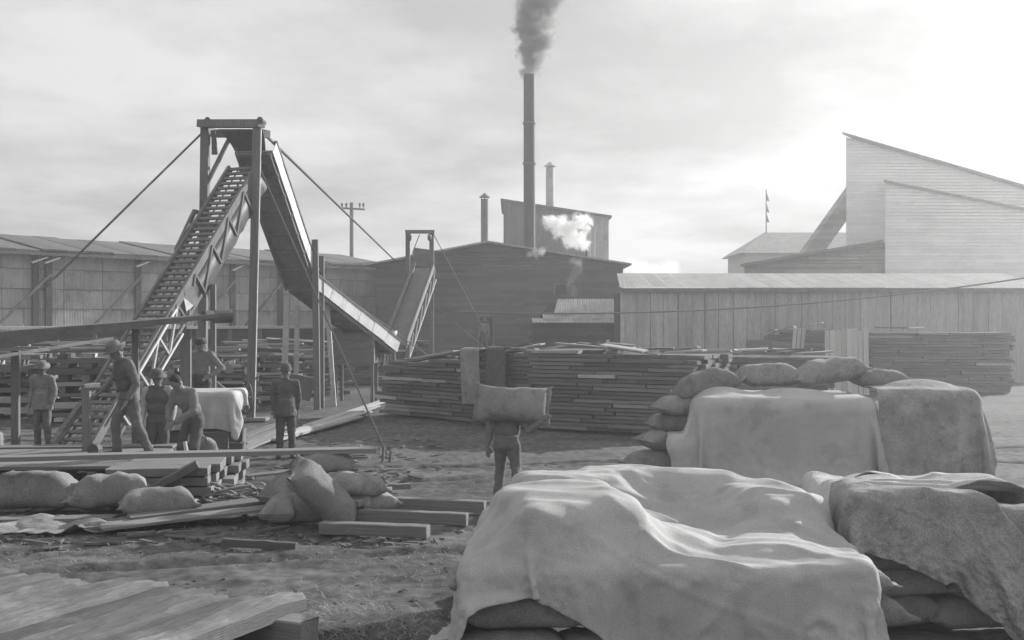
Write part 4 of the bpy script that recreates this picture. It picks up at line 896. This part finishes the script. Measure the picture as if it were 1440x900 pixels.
# near platform of heavy worn planks
pdir = Vector((.44, .90, 0)).normalized(); pside = Vector((pdir.y, -pdir.x, 0)); edge = Vector((-1.60, 8.5, 0))
plat = thing('worn_platform', (-2.5, 8, 0), 'heavy worn plank platform in the near left corner', 'platform')
def plankmesh(seed):
    b = MB(); n = 26; rg = random.Random(seed); rows = []
    for i in range(n+1):
        x = -.5+i/n; row = []
        for j in range(7):
            y = -.5+j/6; z = .5+.22*noise.noise(Vector((x*9+seed*5, y*2.2, seed)))+.14*noise.noise(Vector((x*40, y*6, seed)))-(.25 if j in (0, 6) else 0)-(.3*rg.random() if i in (0, n) else 0)
            row.append(Vector((x+(.004*rg.uniform(-1, 1) if i in (0, n) else 0), y, z)))
        rows.append(row)
    b.grid(rows); m_ = 7
    lo = [[Vector((r[0].x, -.5, -.5)), Vector((r[0].x, .5, -.5))] for r in rows]; bs_ = len(b.v); b.v += [tuple(p) for r in lo for p in r]
    for i in range(n):
        b.f.append((i*m_, (i+1)*m_, bs_+(i+1)*2, bs_+i*2)); b.f.append((i*m_+6, bs_+i*2+1, bs_+(i+1)*2+1, (i+1)*m_+6))
    b.f.append(tuple([bs_+2*n, bs_+2*n+1]+[n*m_+j for j in range(6, -1, -1)])); b.f.append(tuple([bs_+1, bs_]+list(range(7))))
    b.f = [tuple(reversed(q)) for q in b.f]
    return b.mesh('plank', m_deck)
PM = [plankmesh(s) for s in (1, 2, 3)]
for i in range(14):
    wd_ = .27; p1 = edge-pside*(i*wd_+wd_/2)+pdir*(random.uniform(-.22, .1)-.02*i); p0 = p1-pdir*4.6
    z = .47-.006*i+random.uniform(-.016, .016); th_ = .15 if i == 0 else .12
    m, l_ = barm(p0, p1); m4 = m.to_4x4() @ Matrix.Diagonal((l_, wd_*.90, th_, 1)); m4.translation = (p0+p1)/2+Vector((0, 0, z-th_/2)); link('plank', PM[i % 3], plat, m4)
for (a_, l0) in ((.25, .22), (2.2, .1)):
    q = edge-pdir*a_; board('bearer', UNITBEAM, plat, q+pside*l0+Vector((0, 0, .25)), q-pside*3.6+Vector((0, 0, .25)), .22, .2)
q = edge-pdir*.62; board('bearer', UNITBEAM, plat, q+pside*.12+Vector((0, 0, .1)), q-pside*3.4+Vector((0, 0, .1)), .24, .2)
# burlap rag, rope heap
P = drape(54, 34, 1.5, .75, (-5.55, 13.75, .4), R(8), [(EL, (-5.9, 13.8, 0), (.3, .25, .07), 0, 0), (EL, (-5.3, 13.7, 0), (.25, .2, .09), 0, 0)], 60, 5, 9, slack=1.12, bend=.02)
cloth('burlap_rag', P, m_burlap, 'empty crumpled burlap lying on the dirt at the left', 'burlap', crease=(.10, .05, .7))
b = MB(); rg = random.Random(5); c_ = Vector((-3.95, 15.5, .0)); prev = None
for i in range(140):
    a = i*.37; r_ = .30*(1-.25*math.sin(i*.11))+rg.uniform(-.04, .04); p = c_+Vector((r_*1.3*math.cos(a), r_*math.sin(a), .05+.30*(i/140)*(.6+.4*math.sin(i*.5))))
    if prev: b.tube(prev, p, .022, n=5, cap=False)
    prev = p
for i in range(30):
    p2 = prev+Vector((.035, -.012*math.sin(i*.8)-.01, -.012 if prev.z > .05 else 0)); b.tube(prev, p2, .022, n=5, cap=False); prev = p2
tag(b.build('rope_coil', m_burlap2, None, True), 'loose heap of rope beside the stacked boards', 'rope')
P = drape(44, 36, 2.0, 1.75, (-5.7, 20.0, 1.6), R(4), [(BX, (-5.75, 20.2, .66), (.76, .6, .66), R(3), .06)], 110, 6, 21)
cloth('canvas_cover', P, m_canvas2, 'pale canvas draped over a box-shaped load behind the men', 'canvas cover')
ld = thing('boxed_load', (-5.75, 20.2, 0), 'plank box under the pale canvas behind the men', 'box')
for k in range(4): 
    for yy in (19.68, 20.72): board('board', UNIT, ld, (-6.42, yy, .17+k*.3), (-5.08, yy, .17+k*.3), .04, .28)
# canvas and dark jacket hung on the lumber pile front
P = drape(26, 40, .62, 1.5, (-.95, 27.6, 2.3), R(-20), [(BX, (-.9, 28.45, 1.0), (1.2, .75, .92), R(-39), .05)], 100, 6, 31)
cloth('hung_canvas', P, m_burlap, 'grey canvas sheet hung over the lumber pile above the carrier', 'canvas')
P = drape(26, 40, .6, 1.4, (-.35, 27.15, 2.35), R(-35), [(BX, (-.3, 28.0, 1.0), (1.2, .75, .96), R(-39), .05)], 100, 6, 32)
cloth('hung_jacket', P, m_cl_dark, 'dark jacket thrown over the lumber pile right of the canvas', 'jacket')
# post with trestle at the left
tr_ = thing('trestle', (-6.9, 17.6, 0), 'small timber trestle with pulley block left of the walking man', 'trestle')
p = W(122, 545, 17.8); b = MB(); b.bar((p.x, p.y, .4), p, .12, .1, up=(0, 1, 0)); b.build('post', m_post, tr_)
b = MB(); b.bar(W(119, 543, 17.8), W(141, 541, 17.9), .1, .06); b.build('top_bar', m_woodlt, tr_)
b = MB(); b.bar(W(118, 565, 17.8), W(76, 622, 18.1), .12, .08); b.build('brace', m_beam, tr_)
b = MB(); b.tube(W(132, 632, 17.0)-Vector((0, .05, 0)), W(132, 632, 17.0)+Vector((0, .12, 0)), .09, n=14); b.build('roller', m_iron, tr_)

# ------------------------------------------------------------------ people
DG = None
def remesh(b, name, mt, voxel, smooth_it=3, wrinkle=0.0, seed=0):
    """one continuous skin round the overlapping volumes in b"""
    me = b.mesh(name+'_raw', mt); o = bpy.data.objects.new('tmp', me); COL.objects.link(o)
    r = o.modifiers.new('r', 'REMESH'); r.mode = 'VOXEL'; r.voxel_size = voxel; r.use_smooth_shade = True
    s_ = o.modifiers.new('s', 'SMOOTH'); s_.iterations = smooth_it; s_.factor = .5
    dg = bpy.context.evaluated_depsgraph_get(); new = bpy.data.meshes.new_from_object(o.evaluated_get(dg)); new.name = name
    bpy.data.objects.remove(o); bpy.data.meshes.remove(me)
    if not new.materials: new.materials.append(mt)
    if wrinkle:
        n = len(new.vertices); co = np.empty(n*3, 'f'); no = np.empty(n*3, 'f'); new.vertices.foreach_get('co', co); new.vertices.foreach_get('normal', no)
        co = co.reshape(-1, 3); no = no.reshape(-1, 3)
        dsp = np.array([noise.noise(Vector((p[0]*7+seed, p[1]*7, p[2]*13)))+.6*noise.noise(Vector((p[0]*19, p[1]*19+seed, p[2]*26))) for p in co]); co += no*(dsp*wrinkle)[:, None]
        new.vertices.foreach_set('co', co.ravel()); new.update()
    return new
def person(loc, rz_, label, top=m_cl_lt, legs_m=m_cl_mid, hat='brim', hat_m=m_feltm, coat=False, pose=None, scale=1.0, vest=None, suspenders=False):
    J = dict(pel=(0, 0, .95), bel=(0, 0, 1.12), che=(0, .01, 1.33), nk=(0, 0, 1.50), hd=(0, -.03, 1.625),
             sl=(-.185, 0, 1.42), sr=(.185, 0, 1.42), el=(-.25, .04, 1.15), er=(.25, .04, 1.15), wl=(-.25, -.07, .92), wr=(.25, -.07, .92),
             hl=(-.09, 0, .92), hr=(.09, 0, .92), kl=(-.11, -.03, .5), kr=(.11, -.03, .5), al=(-.12, .02, .09), ar=(.12, .02, .09))
    J.update(pose or {}); J = {k: Vector(v) for k, v in J.items()}
    root = thing('person', loc, label, 'person', 'workers in the yard', rz_); root.matrix_basis = root.matrix_basis @ Matrix.Scale(scale, 4); WM[root.name] = root.matrix_basis.copy()
    hd = J['hd']; hax = (hd-J['nk']).normalized(); fwd = Vector((0, -1, 0)); fwd = (fwd-hax*fwd.dot(hax)).normalized(); rt = hax.cross(fwd)*-1
    HR = Matrix((rt, -fwd, hax)).transposed()
    hp_ = lambda x, y, z: hd+HR @ Vector((x, y, z))
    # body: one continuous mesh, head with brow, nose, jaw, ears and five-fingered hands
    b = MB(); b.ell(hd, (.078, .098, .118), HR); b.ell(hp_(0, -.02, -.07), (.058, .075, .06), HR); b.ell(hp_(0, -.10, -.015), (.014, .022, .026), HR, 8); b.ell(hp_(0, -.088, .022), (.05, .018, .012), HR, 8); b.ell(hp_(0, -.092, -.065), (.026, .014, .009), HR, 8)
    for s in (-1, 1): b.ell(hp_(s*.08, .005, -.01), (.012, .022, .033), HR, 8)
    b.cap(J['nk']-hax*.06, hd-hax*.06, .058, .055); b.ell(J['che'], (.165, .105, .19)); b.ell(J['bel'], (.14, .10, .16)); b.ell(J['pel'], (.155, .11, .13))
    for s, sg in (('l', -1), ('r', 1)):
        b.cap(J['che']+Vector((0, 0, .07)), J['s'+s], .09, .065); b.cap(J['s'+s], J['e'+s], .06, .046); b.cap(J['e'+s], J['w'+s], .045, .03)
        b.cap(J['h'+s], J['k'+s], .09, .062); b.cap(J['k'+s], J['a'+s], .06, .04); b.cap(J['a'+s]+Vector((0, .03, -.05)), J['a'+s]+Vector((sg*.02, -.17, -.055)), .035, .03)
        d = (J['w'+s]-J['e'+s]).normalized(); sx = d.cross(Vector((0, 1, 0.2))).normalized(); pn = sx.cross(d).normalized(); c = J['w'+s]+d*.055
        HM = Matrix((sx, pn, d)).transposed(); b.ell(c, (.04, .018, .055), HM, 10)
        for i, ln in enumerate((.07, .085, .078, .06)):
            f0 = c+sx*(-.03+.02*i)+d*.04; f1 = f0+d*ln*.55-pn*sg*.0+fwd*.006; f2 = f1+d*ln*.4+fwd*.022; b.cap(f0, f1, .0095, .009, 6); b.cap(f1, f2, .009, .008, 6)
        f0 = c-sx*.035-d*.02; f1 = f0-sx*.022+d*.035+fwd*.008; b.cap(f0, f1, .012, .0105, 6); b.cap(f1, f1+d*.03+fwd*.006, .0105, .009, 6)
    body = link('body', remesh(b, 'body', m_skin, .0125, 2), root, wm(root))
    for s in (-1, 1):
        b = MB(); b.ell(hp_(s*.032, -.087, .004), (.011, .009, .008), HR, 8); o = link('eye', b.mesh('eye', m_hair, True), root, wm(root))
    b = MB(); b.ell(hp_(0, .018, .03), (.085, .098, .10), HR, 16); link('hair', b.mesh('hair', m_hair, True), root, wm(root))
    if hat:
        b = MB()
        pr = {'brim': [(.165, .0), (.168, .008), (.10, .012), (.098, .07), (.085, .115), (.05, .128), (0, .12)], 'bowler': [(.125, .01), (.13, .02), (.105, .012), (.103, .06), (.085, .11), (.045, .135), (0, .14)], 'cap': [(.11, -.01), (.118, .03), (.112, .06), (.07, .085), (0, .09)]}[hat]
        n = 22; vs_ = []
        for r, z in pr:
            for k in range(n):
                a = 2*math.pi*k/n; zz_ = z-(.018*math.cos(2*a) if r > .15 else 0); vs_.append(hp_(r*math.cos(a)*.92, r*math.sin(a)*1.08, .045+zz_))
        b.add(vs_, [(i*n+k, i*n+(k+1) % n, (i+1)*n+(k+1) % n, (i+1)*n+k) for i in range(len(pr)-1) for k in range(n)])
        o = link('hat', b.mesh('hat', hat_m, True), root, wm(root)); o.modifiers.new('s', 'SOLIDIFY').thickness = .006
    # trousers
    b = MB(); b.ell(J['pel']-Vector((0, 0, .01)), (.175, .13, .11)); b.lathe([(0, -.06), (.172, -.06), (.163, .115), (0, .115)], J['pel'], 18, 1, .75)
    for s in 'lr':
        an = J['a'+s].lerp(J['k'+s], .02); b.cap(J['h'+s], J['k'+s], .108, .082); b.cap(J['k'+s], an, .08, .068)
    link('trousers', remesh(b, 'trousers', legs_m, .018, 2, .012, random.random()*9), root, wm(root))
    for s, sg in (('l', -1), ('r', 1)):
        b = MB(); a = J['a'+s]; b.cap(a+Vector((0, .02, .04)), a+Vector((0, .02, -.03)), .055, .055); b.cap(a+Vector((0, .04, -.05)), a+Vector((sg*.025, -.19, -.055)), .047, .042); b.box(a+Vector((sg*.01, -.06, -.085)), (.09, .3, .02))
        link('boot', remesh(b, 'boot', m_boot, .013, 2), root, wm(root))
    # shirt or coat
    b = MB(); b.ell(J['che'], (.195, .13, .20)); b.ell(J['bel'], (.172, .127, .17)); b.cap(J['che'], J['nk']-hax*.03, .10, .075)
    if coat:
        b.tube(J['bel'], J['pel']+Vector((0, 0, -.16)), .165, .215, 16); b.ell(J['pel']+Vector((0, 0, -.13)), (.21, .16, .06))
    for s in 'lr':
        b.cap(J['che']+Vector((0, 0, .08)), J['s'+s], .105, .085); b.cap(J['s'+s], J['e'+s], .08, .065); b.cap(J['e'+s], J['w'+s].lerp(J['e'+s], .08), .064, .05)
    link('coat' if coat else 'shirt', remesh(b, 'coat', top, 0.018, 2, .013, random.random()*9), root, wm(root))
    if vest:
        b = MB(); b.ell(J['che']-Vector((0, 0, .01)), (.222, .157, .20)); b.ell(J['bel'], (.198, .152, .16)); b.cap(J['sl'].lerp(J['sr'], .22), J['sl'].lerp(J['sr'], .78), .098, .098)
        link('vest', remesh(b, 'vest', vest, .018, 2, .008, 3), root, wm(root))
    return root
# man in pale coat, far left
person(G(60, 629), R(-8), 'man in a long pale coat and brimmed hat standing at far left', m_cl_lt, m_cl_mid, 'brim', m_feltm, coat=True, pose=dict(hd=(.01, -.04, 1.625)))
# walking man on the boards
wk = dict(pel=(0, 0, .93), bel=(0, -.03, 1.1), che=(0, -.07, 1.3), nk=(0, -.12, 1.46), hd=(0, -.19, 1.58), sl=(-.18, -.07, 1.39), sr=(.18, -.07, 1.39), el=(-.26, -.12, 1.13), er=(.27, .0, 1.11), wl=(-.2, -.32, 1.0), wr=(.25, -.12, .88),
          kl=(-.15, -.14, .52), kr=(.15, .06, .5), al=(-.2, -.1, .09), ar=(.2, .22, .1), hl=(-.09, 0, .9), hr=(.09, 0, .9))
person((W(181, 0, 16.6).x, 16.6, .555), R(-48), 'man in vest and rolled sleeves striding on the board stack', m_cl_sh, m_cl_mid, 'brim', m_feltm, pose=wk, vest=m_cl_dark)
person((W(222, 0, 18.6).x, 18.6, 0), R(6), 'man in open dark vest and white shirt before the canvas cover', m_cl_wh, m_cl_dark, 'brim', m_feltd, vest=m_cl_dark, pose=dict(wl=(-.24, -.1, .92)))
stp = dict(pel=(0, .08, .92), bel=(0, .03, 1.08), che=(0, -.09, 1.26), nk=(0, -.17, 1.41), hd=(-.02, -.26, 1.51), sl=(-.18, -.12, 1.35), sr=(.18, -.12, 1.35), el=(-.22, -.22, 1.1), er=(.26, -.16, 1.08), wl=(-.1, -.36, .93), wr=(.06, -.36, .9),
           hl=(-.09, .08, .9), hr=(.09, .08, .9), kl=(-.12, -.06, .5), kr=(.13, -.03, .5), al=(-.13, .04, .09), ar=(.14, .08, .09))
person((W(267, 0, 17.4).x, 17.4, .12), R(-30), 'bareheaded man in work shirt stooping beside the upright sack', m_cl_lt, m_cl_dark, None, m_feltd, pose=stp)
hip = dict(el=(-.36, .1, 1.17), er=(.38, .1, 1.17), wl=(-.2, -.1, 1.03), wr=(.21, -.1, 1.03))
person((W(284, 0, 21.3).x, 21.3, .52), R(-10), 'man with hands on hips standing raised behind the canvas cover', m_cl_lt, m_cl_dark, 'cap', m_feltd, pose=hip)
sb = thing('standing_block', (W(284, 0, 21.3).x, 21.4, 0), 'pair of timbers the raised man stands on', 'timber')
for k in range(4): board('timber', UNIT, sb, (W(284, 0, 21.3).x-.8, 21.2+.25*(k % 2), .135+.26*(k//2)), (W(284, 0, 21.3).x+.8, 21.2+.25*(k % 2), .135+.26*(k//2)), .24, .25)
person(G(402, 643), R(12), 'man in dark suit and bowler hat watching with arms down', m_cl_dark, m_cl_dark, 'bowler', m_feltd, coat=True, pose=dict(el=(-.24, .08, 1.15), er=(.24, .08, 1.15), wl=(-.22, .05, .92), wr=(.22, .05, .92)))
# sack carrier, seen from behind, walking away
cr = dict(pel=(0, .02, .87), bel=(0, -.04, 1.03), che=(0, -.13, 1.20), nk=(0, -.26, 1.31), hd=(.03, -.39, 1.37), hl=(-.09, .02, .85), hr=(.09, .02, .85), sl=(-.19, -.16, 1.31), sr=(.19, -.15, 1.30), el=(-.31, .06, 1.05), er=(.25, -.03, 1.04), wl=(-.50, .14, 1.19), wr=(.27, -.06, .82),
          kl=(-.13, .0, .5), kr=(.10, -.14, .53), al=(-.17, .36, .2), ar=(.14, -.04, .09))
cp = Vector((W(713, 0, 15.6).x, 15.6, 0))
person(cp, R(176), 'man seen from behind carrying a heavy sack across his shoulders', m_cl_lt, m_cl_mid, None, m_feltm, pose=cr, vest=m_cl_sh)
sack(cp+Vector((.07, -.06, 1.415)), (74, 3, -3), 'bulging sack borne on the shoulders of the carrier', 1.05, 3, None, .85)
person((W(681, 0, 61).x, 61.2, dz0), R(0), 'small far figure standing in the mill doorway', m_cl_lt, m_cl_dark, 'brim', m_feltm)
# pole beside stooping man
b = MB(); b.tube((-4.92, 17.0, .02), (-5.1, 17.1, .72), .035, .03, 8); tag(b.build('short_pole', m_woodlt, None, True), 'short pale pole leaning beside the stooping man', 'pole')

# ------------------------------------------------------------------ straw and litter on the dirt
def blades(name, n, place, ln, mt, label, up=.25):
    b = MB(); rg = random.Random(n)
    for i in range(n):
        p = place(rg); a = rg.uniform(0, 6.28); l_ = rg.uniform(*ln); d = Vector((math.cos(a), math.sin(a), rg.uniform(0, up)))*l_; s_ = Vector((-math.sin(a), math.cos(a), 0))*rg.uniform(.0015, .004); z = Vector((0, 0, .012))
        m_ = p+d*.5+Vector((0, 0, l_*.12)); b.add([p-s_+z, p+s_+z, m_+s_+z, m_-s_+z, p+d+z], [(0, 1, 2, 3), (3, 2, 4)])
    return tag(b.build(name, mt), label, 'straw', None, 'stuff')
def near_dirt(rg):
    while True:
        v = 660+240*rg.random()**.8; u = rg.uniform(0, 760); p = G(u, v)
        if noise.noise(Vector((p.x*.5, p.y*.5, 4))) > rg.uniform(-.5, .5): p.z = groundz(p.x, p.y)-.02; return p
blades('straw_litter', 5200, near_dirt, (.03, .13), m_straw, 'straw scattered over the trampled dirt')
def clump(rg):
    c = G(478, 885); p = c+Vector((rg.gauss(0, .42), rg.gauss(0, .42), 0)); r_ = math.hypot(p.x-c.x, p.y-c.y); p.z = max(0, .2-.3*r_)*rg.random(); return p
blades('hay_clump', 900, clump, (.06, .22), m_straw, 'matted hay strewn beside the near platform', .12)
def farlitter(rg):
    p = G(rg.uniform(330, 740), rg.uniform(560, 660)); p.z = groundz(p.x, p.y)-.01; return p
blades('chip_litter', 1500, farlitter, (.06, .25), m_straw, 'wood chips strewn on the dirt by the gantry', .1)
b = MB(); rg = random.Random(8)
for i in range(420):
    p = G(rg.uniform(0, 620), 618+150*rg.random()); a = rg.uniform(0, 3.14); l_ = rg.uniform(.05, .22); p.z = groundz(p.x, p.y)+.005; d = Vector((math.cos(a), math.sin(a), rg.uniform(-.08, .12)))*l_; b.bar(p-d, p+d, rg.uniform(.03, .08), rg.uniform(.012, .03))
tag(b.build('wood_scraps', m_board), 'small offcuts and splinters littering the dirt', 'scraps', None, 'stuff')
rg = random.Random(21)
for i in range(14):
    p = G(rg.uniform(10, 520), rg.uniform(655, 735)); a = rg.uniform(-.5, .6); l_ = rg.uniform(.35, .8); d = Vector((math.cos(a), math.sin(a), rg.uniform(-.04, .06)))*l_; p.z = .07+rg.uniform(0, .05)
    timber('scrap_plank', p-d, p+d, rg.uniform(.1, .2), .035, 'rough dark plank end strewn among the sacks on the left', UNIT, 'plank', rg.uniform(-.2, .2), 'plank ends strewn on the left')
b = MB(); rg = random.Random(3)
for i in range(520):
    p = G(rg.uniform(0, 900), 640+260*rg.random()**.8); p.z = groundz(p.x, p.y)-.028; r_ = rg.uniform(.008, .04)*(1 if rg.random() < .93 else 2); b.ell(p, (r_, r_*rg.uniform(.7, 1.3), r_*.6), Matrix.Rotation(rg.random()*3, 3, 'Z'), 5)
tag(b.build('dirt_clods', m_dirt), 'clods and pebbles on the dirt', 'clods', None, 'stuff')

# ------------------------------------------------------------------ smoke and steam
def plume(name, blobs, label, g, dens, nscale, edge, aniso=0.0, amp=1.1, ncore=14):
    """billowing cloud: density falls off from the blob centres and is torn by noise"""
    b = MB()
    for (p, r) in blobs: b.ell(p, (r, r, r*1.05), None, 12)
    me = remesh(b, name, None, .12, 1)
    m = bpy.data.materials.new(name); m.use_nodes = True; t = m.node_tree; t.nodes.clear()
    out = N(t, 'ShaderNodeOutputMaterial'); pv = N(t, 'ShaderNodeVolumePrincipled'); pv.inputs['Color'].default_value = (g, g, g, 1); pv.inputs['Anisotropy'].default_value = aniso
    ge = N(t, 'ShaderNodeNewGeometry'); n1 = N(t, 'ShaderNodeTexNoise'); n1.inputs['Scale'].default_value = nscale; n1.inputs['Detail'].default_value = 6; n1.inputs['Roughness'].default_value = .62; n1.inputs['Distortion'].default_value = .8
    L(t, ge.outputs['Position'], n1.inputs['Vector']); acc = None
    for (p, r) in blobs[:ncore]:
        dn = N(t, 'ShaderNodeVectorMath', operation='DISTANCE'); L(t, ge.outputs['Position'], dn.inputs[0]); dn.inputs[1].default_value = p
        f = M2(t, 'SUBTRACT', 1.0, M2(t, 'DIVIDE', dn.outputs['Value'], r)); acc = f if acc is None else M2(t, 'MAXIMUM', acc, f)
    tot = M2(t, 'ADD', acc, M2(t, 'MULTIPLY', M2(t, 'SUBTRACT', n1.outputs[0], .5), amp*2))
    mr = N(t, 'ShaderNodeMapRange'); mr.inputs[1].default_value = edge; mr.inputs[2].default_value = edge+.35; mr.inputs[3].default_value = 0; mr.inputs[4].default_value = dens
    L(t, tot, mr.inputs[0]); L(t, mr.outputs[0], pv.inputs['Density']); L(t, pv.outputs[0], out.inputs['Volume'])
    me.materials.clear(); me.materials.append(m)
    o = link(name, me); return tag(o, label, name.split('_')[-1], None, 'stuff')
bl_ = []
for i in range(15):
    t = i/14; v = 103-t*150; u = 744+3*math.sin(t*9)+24*t**1.1; bl_.append((W(u, v, 66), .62+.5*min(1, t*6)+1.2*t))
plume('coal_smoke', bl_, 'dark billowing smoke rising from the tall smokestack', .42, 5, 1.35, .30, .1, 1.15, 15)
bl_ = [(W(825, 351, 64), .25), (W(821, 342, 64), .6), (W(813, 333, 64), .95), (W(802, 326, 64), 1.15), (W(789, 320, 64), 1.0), (W(776, 312, 64), .75), (W(816, 314, 64), 1.0), (W(800, 338, 64), .8)]
plume('pipe_steam', bl_, 'white steam blowing left from the thin roof pipe', .995, 3.0, 1.9, .35, .2, 1.0)
bl_ = [(W(753, 356, 61.2), .5), (W(760, 354, 61.2), .45), (W(745, 358, 61.2), .4)]
plume('roof_steam', bl_, 'small puff of steam at the mill roof edge under the smokestack', .99, 2.0, 2.6, .3, .2, .9)
bl_ = [(W(808+4*math.sin(i), 368+i*7, 61), .75-.03*i) for i in range(7)]
plume('drifting_steam', bl_, 'thin veil of steam drifting down the mill wall', .99, .8, 1.9, .45, .2, 1.0)
bl_ = [(W(888+i*9, 384-3*math.sin(i*1.3), 70), 1.2+.2*math.sin(i*2)) for i in range(7)]
plume('yard_steam', bl_, 'low bank of white steam between mill and plank shed', .99, .9, 1.0, .3, .3, .8)

# ------------------------------------------------------------------ haze
b = MB(); b.box((5, 50, 12.9), (190, 150, 30)); o = b.build('haze', None); tag(o, 'thin dusty sunlit haze filling the yard', 'haze', None, 'stuff')
m = bpy.data.materials.new('haze'); m.use_nodes = True; t = m.node_tree; t.nodes.clear(); out = N(t, 'ShaderNodeOutputMaterial'); pv = N(t, 'ShaderNodeVolumePrincipled')
pv.inputs['Color'].default_value = (.97, .97, .97, 1); pv.inputs['Density'].default_value = HAZE_DENSITY; pv.inputs['Anisotropy'].default_value = HAZE_G
L(t, pv.outputs[0], out.inputs['Volume']); o.data.materials.append(m)
